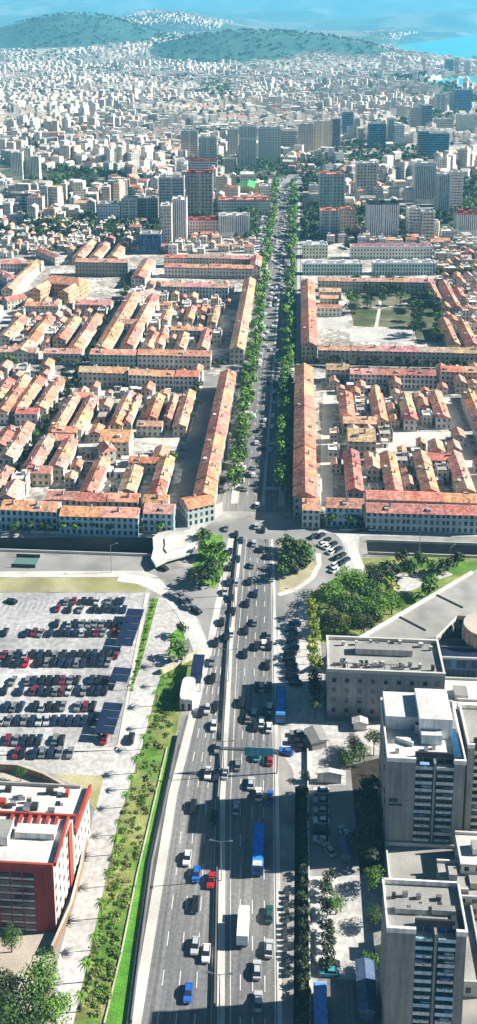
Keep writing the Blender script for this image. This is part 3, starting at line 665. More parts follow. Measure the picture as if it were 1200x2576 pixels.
for k in range(0,28,2):
    m=MB(); a=(k+.5)*math.pi/14; m.box(6.3*math.cos(a),6.3*math.sin(a),1.5,.5,.9,9.5,plain,rot=a); m.obj('pier',t,(.7,.6,.48))
x0,y0=G(1098,1705); x1,_=G(1230,1705); h=7.
t=thing('glass_pavilion','low dark blue glass building in the shade beside the office building','building',(x0+1.3,y0,0)); m=MB(); m.box((x1-x0)/2,5,0,x1-x0,10,h,facG,solar); m.obj('wall',t,(.1,.15,.3)); m=MB(); m.box((x1-x0)/2,-.2,h+.003,x1-x0+.3,.5,.6,concrete); m.box((x1-x0)/2,5,h+.01,x1-x0-1,.4,.5,steel); m.obj('roof_edge',t)
# towers with balconies
def balcony_tower(lab,X0,X1,Y0,D,h,n,bw0,bw1,col,balc,roofc=1,seed=1,glassm=glass,top=None):
    w=X1-X0; t=thing('apartment_tower',lab,'apartment tower',(X0,Y0,0)); r_=random.Random(seed)
    m=MB(); m.prism([(0,0),(bw0,0),(bw0,2.),(bw1,2.),(bw1,0),(w,0),(w,D),(0,D)],0,h,plain,dirtyw if roofc else greyroof); wl=m.obj('wall',t,col)
    m=MB(); mid=(bw0+bw1)/2; m.box(mid,1.,0,.5,2.2,h,plain); m.obj('partition',t,tuple(c*.9 for c in col))
    m=MB(); m.prism([(-.2,-.25),(bw0,-.25),(bw0,.3),(-.2,.3)],h+.003,h+1.1,plain); m.prism([(bw1,-.25),(w+.2,-.25),(w+.2,.3),(bw1,.3)],h+.003,h+1.1,plain); m.box(mid,1.9,h+.003,bw1-bw0,.4,1.3,darkm)
    m.box(-.0,D/2+.15,h+.003,.4,D-.3,1.1,plain); m.box(w,D/2+.15,h+.003,.4,D-.3,1.1,plain); m.box(w/2,D,h+.003,w+.3,.4,1.1,plain); m.obj('parapet',t,(.74,.73,.7))
    fh=h/n; hw=(bw1-bw0)/2-.5
    gm=MB(); gm.box(0,0,0,hw*.9,.12,fh*.62,glassm); gm.box(0,.0,0,.12,.2,fh*.62,plain); gme=gm.mesh('window')
    bm=MB(); bm.box(0,0,0,hw,1.7,.15,plain); bm.box(0,-.78,.15,hw,.14,fh*.34,plain); bme=bm.mesh('balcony')
    bm=MB(); bm.box(-hw*.24,0,0,hw*.46,1.5,.15,plain); bm.box(hw*.24,0,0,hw*.46,1.5,.15,plain)
    for s in(-1,1): bm.box(s*hw*.24,-.7,.15,hw*.44,.2,fh*.34,plain); bm.box(s*hw*.24,-.85,.3,hw*.2,.2,fh*.22,dirtyw)
    bme2=bm.mesh('balcony')
    for k in range(n):
        for s in(-1,1):
            cx=mid+s*(hw/2+.5); o=put(gme,'window',wl,(.3,.32,.33)); o.location=(cx,1.92,k*fh+.3)
            c=r_.choice(balc); o=put(bme if r_.random()<.5 else bme2,'balcony',t,c); o.location=(cx,.85,k*fh+.02)
            if r_.random()<.25: q=MB(); q.box(cx+r_.uniform(-1,1),.2,k*fh+fh*.75,hw*.55,.9,.12,plain); q.obj('awning',t,r_.choice([(.2,.3,.55),(.7,.7,.65),(.15,.4,.5)]))
    return t,wl,w
T1H=26.2
t,wl,w=balcony_tower('grey apartment tower with stepped white roof and two columns of pale balconies',23.,41.2,202.,20.5,T1H,13,6.6,15.6,(.25,.26,.26),[(.62,.62,.58),(.7,.7,.67),(.4,.5,.55),(.5,.52,.5)],1,3)
m=MB(); m.box(5.2,15.2,T1H+.01,9.8,9,3.6,plain,dirtyw); m.obj('penthouse',t,(.76,.75,.72)); m=MB(); m.box(12.2,13.4,T1H+.01,8.,11,5.5,plain,dirtyw); m.obj('penthouse',t,(.78,.78,.76))
m=MB(); m.box(11,7.4,T1H+.01,5,3.,2.6,plain,dirtyw); m.box(4.6,6.4,T1H+.01,4.4,1.3,1.1,plain,dirtyw,rot=-.4); m.box(8.,9.2,T1H,1.2,1.,3.,plain,darkm); m.obj('plant_room',t,(.6,.7,.68))
m=MB(); m.box(16.6,6,T1H+.3,1.7,9.5,.5,bglass); m.box(16.6,6,T1H,1.3,9,.3,steel); m.obj('solar_panel',t)
for k in range(7):
    m=MB(); m.box(rnd.uniform(1.5,15),rnd.uniform(2.8,9.),T1H,.9,.7,.9,steel); m.obj('air_conditioner',t)
for k in range(12):
    m=MB(); m.box(-.08,3+rnd.uniform(0,14),k*2+1.3,.12,1.4,1.,glass); m.obj('side_window',wl)
m=MB(); m.box(1.7,-.12,15,2.,.2,.9,darkm); m.box(2.1,-.12,14,3.2,.2,.35,darkm); m.obj('vent',wl)
T3Y=G(975,2343,T1H+1)[1]; T3X0=G(975,2343,T1H+1)[0]; T3X1=G(1172,2343,T1H+1)[0]; T3H=T1H+1; w3=T3X1-T3X0; T3D=167.5-T3Y
print('T3',T3X0,T3Y,T3D)
t,wl,w=balcony_tower('grey apartment tower with flat beige roof and blue tinted balcony glass',T3X0,T3X1,T3Y,T3D,T3H,14,w3*.36,w3*.87,(.23,.23,.225),[(.45,.6,.68),(.55,.62,.62),(.3,.5,.62),(.62,.62,.6)],0,5,bglass)
m=MB(); m.box(w3*.3,4.6,T3H+.01,w3*.36,1.4,1.2,plain,greyroof); m.box(w3*.75,4.6,T3H+.01,w3*.3,1.2,1.2,plain,greyroof); m.obj('plant_room',t,(.55,.54,.5))
m=MB(); m.box(w3*.9,3,T3H+.01,2,4.,.35,darkm); m.obj('skylight',t)
for k in range(9):
    m=MB(); m.box(rnd.uniform(1.5,w3-2),rnd.uniform(2.8,T3D-1.5),T3H,rnd.uniform(.6,1.2),rnd.uniform(.5,.9),rnd.uniform(.7,1.3),rnd.choice((steel,dirtyw,darkm))); m.obj('air_conditioner',t)
X0=G(1163,2092)[0]
t,wl,w=balcony_tower('narrow apartment tower with stacked beige balconies and dark railings beside the stepped white roof tower',X0+.4,X0+12,G(1163,2092)[1],14.,T1H-2,12,1.5,10.5,(.26,.27,.26),[(.62,.6,.52),(.5,.5,.45)],0,9)
# buildings between the two towers
Y1=202.; 
t=thing('podium_block','low beige roofed block between the two balcony towers with oval skylight and tank','building',(23.,T3Y+T3D+.1,0)); d=Y1-T3Y-T3D-.2; ph=3.
m=MB(); m.box(9,d/2+.0,0,18,d,ph,facA,greyroof,bottom=False); m.obj('wall',t,(.5,.48,.42))
m=MB(); 
for a,b,c,e in((9,.2,18.2,.4),(9,d-.2,18.2,.4),(.2,d/2,.4,d-.81),(17.8,d/2,.4,d-.81)): m.box(a,b,ph+.003,c,e,.9,concrete)
m.obj('parapet',t)
m=MB(); P=[(12.3+2.9*math.cos(k*math.pi/10),d*.3+1.2*math.sin(k*math.pi/10)) for k in range(20)]; m.prism(P,ph+.01,ph+.9,dirtyw); P=[(12.3+2.1*math.cos(k*math.pi/10),d*.3+.8*math.sin(k*math.pi/10)) for k in range(20)]; m.prism(P,ph+.91,ph+.96,glass); m.obj('skylight',t)
m=MB(); m.box(3,d*.3,ph+.01,4.4,3.4,2.2,darkm); m.obj('canopy',t); m=MB(); m.box(8,d*.36,ph+.01,2.4,2.2,2.4,plain); m.obj('water_tank',t,(.3,.4,.48))
for k in range(8):
    m=MB(); m.box(rnd.uniform(2,17),rnd.uniform(1.2,d-1.2),ph+.01,rnd.uniform(.6,1.6),rnd.uniform(.6,1.2),rnd.uniform(.6,1.4),rnd.choice((steel,dirtyw,darkm))); m.obj('roof_box',t)
for k,(x0,x1,y0,y1,h,c,lab) in enumerate([(1112,1200,1700,1790,9,(.66,.64,.6),'pale flat roofed block beside the office building with square windows'),(1165,1240,1765,1830,12,(.6,.5,.46),'white block with small brown roof garden near the stepped white roofs'),(1160,1240,2100,2180,8,(.72,.7,.62),'cream flat roofed block beside the low podium'),(1110,1165,2170,2240,6,(.3,.3,.3),'dark roofed annex beside the cream block'),(1150,1240,2195,2260,5,(.6,.56,.36),'yellowish terraced building beside the flat beige roof tower')]):
    a=G(x0,y1,h);b=G(x1,y0,h); t=thing('flat_roof_block',lab,'building',(a[0],a[1],0)); w=b[0]-a[0]; D=min(b[1]-a[1],14)
    m=MB(); m.box(w/2,D/2,0,w,D,h,facA,dirtyw if k in(0,1,2) else greyroof); m.obj('wall',t,c); m=MB(); m.box(w/2,.2,h+.003,w,.4,.7,concrete); m.obj('parapet',t); m=MB(); m.box(w/2,D-.2,h+.003,w,.4,.7,concrete); m.obj('parapet',t)
    m=MB(); m.box(w*.5,D*.5,h+.01,w*.3,D*.3,1.6,plain,greyroof); m.obj('stair_house',t,c)
P=[(384,1352),(398,1340),(425,1334),(455,1337),(488,1328),(500,1345),(496,1372),(478,1392),(448,1400),(420,1408),(392,1422),(380,1404),(386,1380)]
Q=[G(x,y,2.4) for x,y in P]; cx=sum(q[0] for q in Q)/13; cy=sum(q[1] for q in Q)/13; t=thing('raised_plaza','pale irregular raised plaza slab at the junction beside the canal end','plaza',(cx,cy,0)); Q=[(q[0]-cx,q[1]-cy) for q in Q]
m=MB(); m.prism(Q,1.5,2.4,concrete,dirtyw,bottom=True); m.obj('deck',t); m=MB(); m.prism([(x*.8,y*.8) for x,y in Q],0,1.5,canalm); m.obj('base',t)
m=MB(); m.prism([(x*.55+1,y*.5+1) for x,y in Q],2.41,2.8,paveA,concrete); m.obj('upper_step',t)
# kiosk box and underpass mouth
x0,y0=G(452,1790);x1,_=G(484,1790); t=thing('service_kiosk','pale rounded service kiosk beside the highway and green belt','kiosk',((x0+x1)/2,y0+5,0)); w=x1-x0
m=MB(); m.box(0,0,0,w,9,3.6,plain); m.obj('wall',t,(.6,.6,.66)); m=MB(); P=[(w/2*1.1*math.copysign(abs(math.cos(a))**.5,math.cos(a)),5*math.copysign(abs(math.sin(a))**.5,math.sin(a))) for a in[k*math.pi/10 for k in range(20)]]; m.prism(P,3.61,4.1,dirtyw); m.obj('roof',t)
for k in range(2): m=MB(); m.box((k-.5)*w*.5,-4.53,.1,.9,.1,2.1,darkm); m.obj('door',t)
x0,y0=G(470,1738);x1,_=G(512,1738); t=thing('underpass_painted_shade','dark blue canopy standing in for underpass mouth shade between kiosk and yellowish wall','canopy',((x0+x1)/2,y0+6,0)); w=x1-x0  # canopy on posts added in place of the blue shadow here
m=MB(); m.box(0,0,3.2,w*.7,13,.3,solar); m.obj('roof',t)  # dark panel material paints the blue shade of the underpass mouth
for a in(-1,1):
    for b in(-1,0,1): m=MB(); m.tube((a*w*.3,b*6,0),(a*w*.3,b*6,3.2),.15,steel); m.obj('post',t)
a=G(405,1695);b=G(505,1645); m=MB(); dx,dy=b[0]-a[0],b[1]-a[1]; m.box((a[0]+b[0])/2,(a[1]+b[1])/2,0,math.hypot(dx,dy),1.2,1.6,drygrass if 0 else plain,rot=math.atan2(dy,dx)); tag(m.obj('retaining_wall',None,(.6,.56,.42)),'yellowish slanting retaining wall between access road and highway','wall')
# red building bottom left
def red_building():
    X1,Y0=G(140,2347); h=HT(X1,Y0,2185); D=14; w=26
    t=thing('red_brick_building','dark red walled building with grey window front and stepped white roof','building',(X1,Y0,0),-.0)
    m=MB(); m.prism([(-w,.3),(0,.3),(1.2,D),(-w,D)],0,h,facA,dirtyw); wl=m.obj('wall',t,(.66,.56,.48)); m=MB(); m.prism([(-w,0),(.1,0),(.1,.295),(-w,.295)],0,h,plain); m.obj('front_wall',t,(.3,.05,.045)); m=MB(); m.prism([(.95,D*.72),(1.25,D*.72),(1.35,D*.9),(1.05,D*.9)],0,h,redp); m.obj('side_band',t)
    n=8; fh=h*.9/n; gm=MB(); gm.box(0,0,0,2.3,.16,fh*.5,glass); gm.box(0,-.02,-fh*.34,2.4,.2,fh*.26,plain); me=gm.mesh('window')
    for r in range(n):
        for c in range(5): o=put(me,'window',wl,(.45,.47,.45)); o.location=(-5.5-c*2.7,-.03,fh*.55+r*fh)
    m=MB(); m.box(-w/2,.25,h+.003,w,.5,.9,redp); m.box(-w/2+2,D-.25,h+.003,w,.5,.9,redp); m.box(.4,D/2,h+.003,.5,D-1.2,1.,redp); m.obj('parapet',t)
    m=MB(); m.box(-6,D*.62,h+.01,9,2.6,1.6,plain,dirtyw); m.box(-14,D*.55,h+.01,5,5,2.2,plain,greyroof); m.obj('plant_room',t,(.7,.68,.64))
    m=MB(); 
    for k in range(6): m.box(-2.2-k*2.1,D*.86,h+.01,.7,2.8,.7,redp)
    m.obj('roof_fin',t)
    t2=thing('rear_wing','white roofed rear wing with dark red edge and rooftop machines behind the red walled building','building',(X1,Y0+D+.1,0)); h2=h-4; D2=13
    m=MB(); m.prism([(-w,0),(1.2,0),(2.,D2),(-w,D2)],0,h2,facA,dirtyw); m.obj('wall',t2,(.6,.57,.52)); m=MB(); m.prism([(1.2,0),(1.9,0),(2.7,D2+.4),(2.,D2)],h2-.9,h2+1,redp); m.box(-w/2,D2,h2+.003,w,.4,.8,greyroof); m.obj('parapet',t2)
    for k in range(24):
        m=MB(); m.box(rnd.uniform(-18,.0),rnd.uniform(1,D2-1),h2+.01,rnd.uniform(.7,1.8),rnd.uniform(.6,1.6),rnd.uniform(.7,1.5),rnd.choice((steel,dirtyw,darkm,greyroof,redp))); m.obj('roof_box',t2)
red_building()
def wall_px(name,lab,P,w,h,m_,cat='wall',col=(1,1,1),cap=None):
    Q=[Vector((*G(x,y),0)) for x,y in P]; mb=MB(); L_,R_=[],[]
    for i,p in enumerate(Q):
        d=(Q[min(i+1,len(Q)-1)]-Q[max(i-1,0)]).normalized(); n=Vector((-d.y,d.x,0))*w/2; L_.append(p+n); R_.append(p-n)
    for i in range(len(Q)-1): mb.prism([(L_[i].x,L_[i].y),(L_[i+1].x,L_[i+1].y),(R_[i+1].x,R_[i+1].y),(R_[i].x,R_[i].y)],0,h,m_,cap)
    return tag(mb.obj(name,None,col),lab,cat)
wall_px('boundary_wall','brown curved boundary wall with pale coping round the tiled plaza',[(-40,1936),(45,1940),(110,1962),(160,1990),(200,2030),(222,2072),(220,2100),(205,2190),(180,2290),(132,2400)],.6,2.2,plain,col=(.26,.17,.11),cap=beige)
wall_px('plaza_stripe_wall','low dark red wall slanting across the tiled plaza',[(148,1990),(138,2060),(150,2140),(165,2225)],.9,1.2,redp)
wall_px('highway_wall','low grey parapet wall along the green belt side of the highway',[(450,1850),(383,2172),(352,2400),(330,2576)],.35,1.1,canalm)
wall_px('green_belt_kerb','pale kerb wall between bright lawn and dark gully',[(443,1870),(377,2165),(345,2380),(320,2576)],.3,.6,dirtyw)
wall_px('stone_kerb','thin pale kerb between bright lawn and shrub belt',[(420,1882),(345,2200),(305,2400),(262,2576)],.3,.3,beige)
NOGO=[[(975,1080),(1135,1080),(1135,1130),(970,1130)],[(325,1072),(460,1072),(455,1125),(325,1120)],[(808,1262),(838,1262),(840,985),(808,985)],[(795,775),(880,775),(880,832),(795,832)],[(1115,990),(1140,990),(1220,1240),(1190,1240)],[(440,1240),(500,1240),(545,960),(505,960)],[(-20,820),(50,710),(130,625),(165,628),(80,715),(20,840)],[(165,1000),(190,925),(275,770),(325,690),(355,690),(305,770),(220,925),(195,1000)]]
# ---------------------------------------------------------------- far city
HC=[(.85,.82,.76),(.8,.75,.66),(.7,.66,.6),(.87,.84,.8),(.74,.64,.5),(.62,.56,.48),(.8,.72,.6),(.58,.48,.4),(.82,.74,.7)]
HN=['white','cream','grey','bright white','tan','dull grey','ivory','brownish','pale pink']
RC=[(.8,.77,.7),(.66,.62,.56),(.55,.51,.46),(.6,.28,.18),(.72,.63,.53),(.36,.34,.32),(.83,.8,.76),(.64,.4,.3)]
RN=['pale flat','grey flat','dull flat','orange','beige flat','dark flat','white flat','pinkish']
def protos(wall,roof):
    out=[]
    for fl in(2,3,5,8):
        for kind in range(3):
            m=MB(); h=fl*3.1; w,d=((12,10),(10,14),(15,9))[kind]
            m.box(0,0,-4,w,d,h+4,wall,roof,bottom=False,tcol=(2,2,2))
            if kind==0: m.box(w*.2,d*.15,h+.01,w*.3,d*.35,2.3,wall,roof,tcol=(2,2,2)); m.box(0,-d/2+.15,h+.01,w,.3,.9,plainA if wall is facM else plain)
            if kind==1: m.box(w*.62,-d*.12,-4,w*.3,d*.6,h*.7+4,wall,roof,tcol=(2,2,2))
            if kind==2 and fl<6: m.gable(0,0,h+.3,d,w,2.2,roof,wall,rot=math.pi/2,col=(2,2,2),wcol=(1,1,1))
            if kind==2 and fl>=6: m.box(0,0,h+.01,w*.5,d*.4,3,wall,roof,tcol=(2,2,2))
            out.append((m,h,w))
    return out
flatM=mat('roof_many',(1,1,1),.85,.2,.2,attr=True)
PM=protos(facM,flatM)
SPOT=[]
def blocked(x,y):
    if y<1192 and -42<x<9: return True
    for a,b,c,d in TOWR:
        if a<x<c and b<y<d: return True
    return green(x,y) or bayf(x,y)
CAND=[]
r2=random.Random(11)
y=862.
while y<6800:
    step=(14+y*.003); hw=.30*y+20; x=-hw
    while x<hw*.92:
        X=x+r2.uniform(-.35,.35)*step; Y=y+r2.uniform(-.35,.35)*step; x+=step*r2.uniform(.85,1.35)
        px,py=I(X,Y,hz(X,Y)+5)
        if px<-12 or px>1212 or py<-5 or blocked(X,Y): continue
        n=noise.noise(Vector((X/160.,Y/160.,1.7))); 
        if n<(-.48 if Y>1300 else -.12): continue
        if Y<1000 and px<350 and n<-.02: continue
        if Y>5000 and noise.noise(Vector((X/500.,Y/500.,4)))<.0: continue
        if py>235 and px>1000 and n<.1: continue
        CAND.append((X,Y,n,px,py))
    y+=step*.95
CAND.sort(key=lambda c:c[1])
def pick(X,Y,n):
    tall=(n>.28 and r2.random()<(.3 if Y<2200 else .1)) or (X>40 and 1250<Y<2700 and r2.random()<.36)
    fl=3 if tall else (2 if r2.random()<(.3 if Y<2200 else .15) else (1 if r2.random()<.5 else 0))
    k=fl*3+r2.randrange(3); sc=(r2.uniform(.75,1.25),r2.uniform(.75,1.2),r2.uniform(.85,1.2)); g=1.+max(0,Y-2500)/9000.
    sc=(sc[0]*g*.88,sc[1]*g*.88,sc[2]*(.92 if Y<1500 else .72))
    rz=(noise.noise(Vector((X/400.,Y/400.,9)))*1.6 if Y>1150 else r2.choice((0,.12,-.25)))+r2.choice((0,math.pi/2)); return k,sc,rz,r2.randrange(9),r2.choice((0,0,0,1,2,3,3,4,5,6,6,7))
NEARH=CAND[:290]; wm_={}; far=MB()
rowsN=[ (i,NEARH[i*18:(i+1)*18]) for i in range((len(NEARH)+17)//18)]
for ri,row in rowsN:
    row=sorted(row,key=lambda c:c[3])
    for ci,(X,Y,n,px,py) in enumerate(row):
        k,sc,rz,hc,rc=pick(X,Y,n)
        key=(k,)
        if key not in wm_:
            src,h,w=PM[k]; a=MB();b=MB()
            for f,uv,mi in zip(src.f,src.uv,src.m):
                M_=src.ms[mi]; tgt=b if M_ is flatM else a
                tgt.face([src.v[q] for q in f],tileO if (M_ is flatM and k%3==2 and k<9) else plain if M_ is flatM else facA if M_ is facM else plain,uv)
            wm_[key]=(a.mesh('wall'),b.mesh('roof'))
        z=hz(X,Y); t=thing('town_house','%s house, %s roof, %s from left in %s row past the tiled blocks'%(HN[hc],RN[rc],nth(ci+1),nth(ri+1)),'house',(X,Y,z),rz,'town houses beyond the tiled blocks')
        t.scale=sc; put(wm_[key][0],'wall',t,HC[hc]); put(wm_[key][1],'roof',t,RC[rc])
for X,Y,n,px,py in CAND[290:]:
    k,sc,rz,hc,rc=pick(X,Y,n); v=r2.uniform(.85,1.1)
    far.add(PM[k][0],X,Y,hz(X,Y),rz,sc,(tuple(c*v for c in HC[hc]),RC[rc]))
o=far.obj('distant_city'); o['kind']='stuff'
print('houses',len(CAND))
# peninsula shore houses beyond the bay
# ---------------------------------------------------------------- trees
def crown(seed,nq=300,clumps=9,sq=.23,m=leaf,squash=.8):
    r=random.Random(seed); mb=MB(); cl=[]
    for k in range(clumps):
        a=r.uniform(0,6.28);e=r.uniform(-.5,1);q=r.uniform(.25,.62); cl.append((q*math.cos(a),q*math.sin(a),e*.45*squash,r.uniform(.3,.52)))
    for i in range(nq):
        c=cl[i%clumps]; d=Vector((r.gauss(0,1),r.gauss(0,1),r.gauss(0,1)+.25)).normalized(); p=Vector(c[:3])+d*c[3]*r.uniform(.75,1.05); p.z*=squash
        n=(d+Vector((r.uniform(-.7,.7),r.uniform(-.7,.7),r.uniform(-.4,.7)))).normalized(); u=n.orthogonal().normalized(); v=n.cross(u); s=sq*r.uniform(.6,1.2)
        an=r.uniform(0,3.14); u,v=u*math.cos(an)+v*math.sin(an),v*math.cos(an)-u*math.sin(an)
        mb.face([p-u*s*.5-v*s*.3,p+u*s*.1-v*s*.5,p+u*s*.5+v*s*.1,p-u*s*.05+v*s*.5],m)
    return mb
def trunkmb(h=1.,r=.06):
    mb=MB(); mb.tube((0,0,0),(0,0,h*.75),r,bark,6,r*.55)
    for k in range(4):
        a=k*1.6+.4; mb.tube((0,0,h*.55),(math.cos(a)*.38,math.sin(a)*.38,h*1.05),r*.45,bark,4,r*.15)
    return mb
CR={}
for nm,m_ in(('green',leaf),('bright',leafb),('yellow',leafy),('dark',leafd)):
    CR[nm]=[crown(s,m=m_).mesh('crown') for s in(1,2,3)]
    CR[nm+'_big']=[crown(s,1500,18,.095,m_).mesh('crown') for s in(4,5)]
TRK=trunkmb().mesh('trunk'); COMBO={}
for nm in('green','bright','dark'):
    L_=[]
    for s in(6,7):
        a=MB(); c=crown(s,90,7,.4,{'green':leaf,'bright':leafb,'dark':leafd}[nm]); a.add(c,0,0,.95,0,(1,1,1)); a.add(trunkmb(),0,0,0,0,(1,1,1)); a.use_c=False; L_.append(a.mesh('tree'))
    COMBO[nm]=L_
NT=0
def tree(x,y,R,h,kind,label,group,big=False,parts=True,z=0.):
    global NT; NT+=1; rz=rnd.uniform(0,6.28)
    if parts:
        t=thing('tree',label,'tree',(x,y,z),rz,group)
        c=put(rnd.choice(CR[kind+('_big' if big else '')]),'crown',t); c.location=(0,0,h-R*.75); c.scale=(R,R,R*rnd.uniform(.9,1.15))
        k=put(TRK,'trunk',t); k.scale=(R,R,h-R*.6)
    else:
        t=put(rnd.choice(COMBO[kind]),'tree'); t.location=(x,y,z); t.rotation_euler=(0,0,rz); t.scale=(R,R,h/1.7); tag(t,label,'tree',group)
def tpx(x,y,R,h,kind,label,group=None,big=False,parts=True):
    X,Y=G(x,y); tree(X,Y,R,h,kind,label,group,big,parts)
# boulevard rows
STT=[];STD=[]
k=0;Y=384.
while Y<560:
    k+=1
    for s,xx,kd in(('left',-25.4,'bright'),('right',-5.2,'bright')):
        tree(xx+rnd.uniform(-.5,.5),Y+rnd.uniform(-1,1),rnd.uniform(4.2,5.3),rnd.uniform(7.,9.),kd if rnd.random()<.7 else 'green','leafy boulevard tree, %s up the %s hand row from the junction'%(nth(k),s),'boulevard trees')
    Y+=rnd.uniform(5.4,7.)
while Y<1150:
    k+=1
    for s,xx in(('left',-25.4),('right',-5.2)):
        if Y>560:
            R=rnd.uniform(4.3,5.4); STT.append((xx,Y,R)); continue
        tree(xx+rnd.uniform(-.5,.5),Y+rnd.uniform(-1,1),rnd.uniform(4.3,5.4),rnd.uniform(7.,9.),rnd.choice(('green','bright','green')),'leafy boulevard tree, %s up the %s hand row from the junction'%(nth(k),s),'boulevard trees',parts=False)
    Y+=rnd.uniform(8.,10.5)
# right park
for i,(x,y,R,h,kd,lab) in enumerate([
 (830,1530,6.2,10,'bright','broad bright green park tree next to the side road'),(885,1500,6.5,11,'bright','broad bright green park tree in the upper middle of the grove'),(880,1560,6,10,'green','round green tree in the middle of the park grove'),
 (940,1560,6,10,'bright','bright tree of the grove by the angled roof slab'),(985,1545,5.5,9,'bright','bright green tree touching the angled roof slab'),(930,1520,5.5,9,'green','green tree at the top of the grove'),(840,1590,5,8,'dark','dark tree at the shaded foot of the grove'),
 (915,1600,5,8,'dark','dark tree low beside the angled roof slab'),(865,1595,3.6,6.5,'yellow','small yellow green tree inside the shaded grove'),(945,1470,5,8,'dark','dark tree at the park path entrance'),(985,1465,4.8,8,'dark','dark tree beside the park path'),
 (1030,1450,4.2,7,'green','mid green tree between park paths'),(985,1495,4,6.5,'yellow','yellowish tree by the curved park path'),(1075,1500,4.6,8,'bright','bright tree in the bend of the park path'),(1095,1450,4,6,'green','green tree next to the hall edge'),(1120,1440,3.6,6,'dark','small dark tree near the hall edge'),
 (1060,1425,3.6,6,'green','small green tree beside the right canal'),(1010,1422,3.5,6,'dark','small dark tree beside the right canal'),(1150,1425,3.6,6,'dark','dark tree at the end of the park lawn')]):
    tpx(x,y,R,h,kd,lab,'park trees',big=i<10)
for i in range(9): tpx(783+i*1.2+rnd.uniform(-4,4),1556+i*19,2.5,rnd.uniform(6,8.),'yellow','yellow green street tree, %s down the row beside the office building'%nth(i+1),'yellow green street trees')
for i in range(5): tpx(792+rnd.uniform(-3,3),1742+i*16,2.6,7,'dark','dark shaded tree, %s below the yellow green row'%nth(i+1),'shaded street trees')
for i,(x,y) in enumerate([(718,1385),(735,1400),(752,1405),(765,1425),(725,1430),(748,1445),(712,1455),(770,1395)]): tpx(x,y,rnd.uniform(3.6,4.6),6.5,rnd.choice(('green','green','dark')),'low green tree, %s on the right junction island'%nth(i+1),'junction island trees')
for i,(x,y,R) in enumerate([(510,1372,4.2),(530,1402,4.8),(552,1430,4.6),(518,1450,5.4),(545,1402,4.),(500,1470,4.4),(535,1472,4.2)]): tpx(x,y,R,7,('green','bright','bright','dark','green','dark','green')[i],'leafy tree, %s on the left junction island'%nth(i+1),'junction island trees')
tpx(448,1660,3.8,6,'green','round green tree on the small triangular island'); tpx(460,1600,2.6,5,'dark','small dark tree at the tip of the triangular island')
for i,x in enumerate((35,75,115,160,195,237,280,318,353,400)): tpx(x,1345,rnd.uniform(2.2,3.2),6,rnd.choice(('green','dark','green','bright')),'street tree, %s along the frontage beside the left canal'%nth(i+1),'frontage trees')
for i,x in enumerate((800,830,880,905,945,975,1010,1050,1085,1120,1150,1185)): tpx(x,1324+rnd.uniform(-4,4),rnd.uniform(2.4,3.4),6.5,rnd.choice(('bright','dark','green','dark')),'street tree, %s along the front painted skylight blue beyond the right canal'%nth(i+1),'frontage trees')
for i in range(28): tree(8+i*5.6+rnd.uniform(-1,1),535.5+rnd.uniform(-1.6,1.6),rnd.uniform(2.6,3.6),rnd.uniform(6,8),'dark','dark tree, %s along the right cross street'%nth(i+1),'cross street trees',parts=False)
for i in range(17): STD.append((-42-i*5.4+rnd.uniform(-1,1),533+rnd.uniform(-1.5,1.5),rnd.uniform(2.2,3.)))
for i in range(48):
    x,y=(rnd.uniform(872,1100),rnd.uniform(716,800)) if i<33 else (rnd.uniform(1035,1110),rnd.uniform(740,862))
    tpx(x,y,rnd.uniform(3.6,5.4),rnd.uniform(8,11),rnd.choice(('dark','dark','green','bright')),'tree %s in the walled garden of the upper right block'%nth(i+1),'garden trees')
for i in range(12): tpx(415+rnd.uniform(0,215),690+rnd.uniform(-3,3),2.6,6,'dark','dark tree, %s in the narrow lane of the upper left block'%nth(i+1),'lane trees',parts=False)
for i,(x,y,R,kd) in enumerate([(325,1120,3.4,'green'),(435,1162,2.6,'bright'),(22,920,4,'bright'),(40,925,3,'green'),(420,1215,2.6,'bright'),(965,1080,3.6,'bright'),(962,1100,3,'green'),(488,1000,3.4,'dark'),(500,985,3.4,'dark'),(495,1030,3,'dark'),(480,1060,3,'green'),(168,960,3.6,'dark'),(160,975,3.2,'dark'),(120,925,3,'dark'),(150,920,3,'green'),(85,1110,3,'bright'),(60,1140,2.8,'green'),(0,1180,3,'green'),(640,735,3,'green')]):
    tpx(x,y,R,R*2,kd,'courtyard or lane tree, %s among the tiled roofs, %s'%(nth(i+1),{'green':'mid green','bright':'light green','dark':'dark'}[kd]),'trees among the tiled roofs')
for i in range(34):
    f=i/33.; P_=[(172,1010),(200,925),(288,775),(335,700)] if i<20 else [(10,1215),(60,1160),(108,1075),(160,985)]; f=(i/19. if i<20 else (i-20)/13.)*2.999; k_=int(f); f-=k_
    x=lerp(P_[k_][0],P_[k_+1][0],f); y=lerp(P_[k_][1],P_[k_+1][1],f); STD.append((*G(x+rnd.choice((-7,7)),y),rnd.uniform(2.6,3.8)))
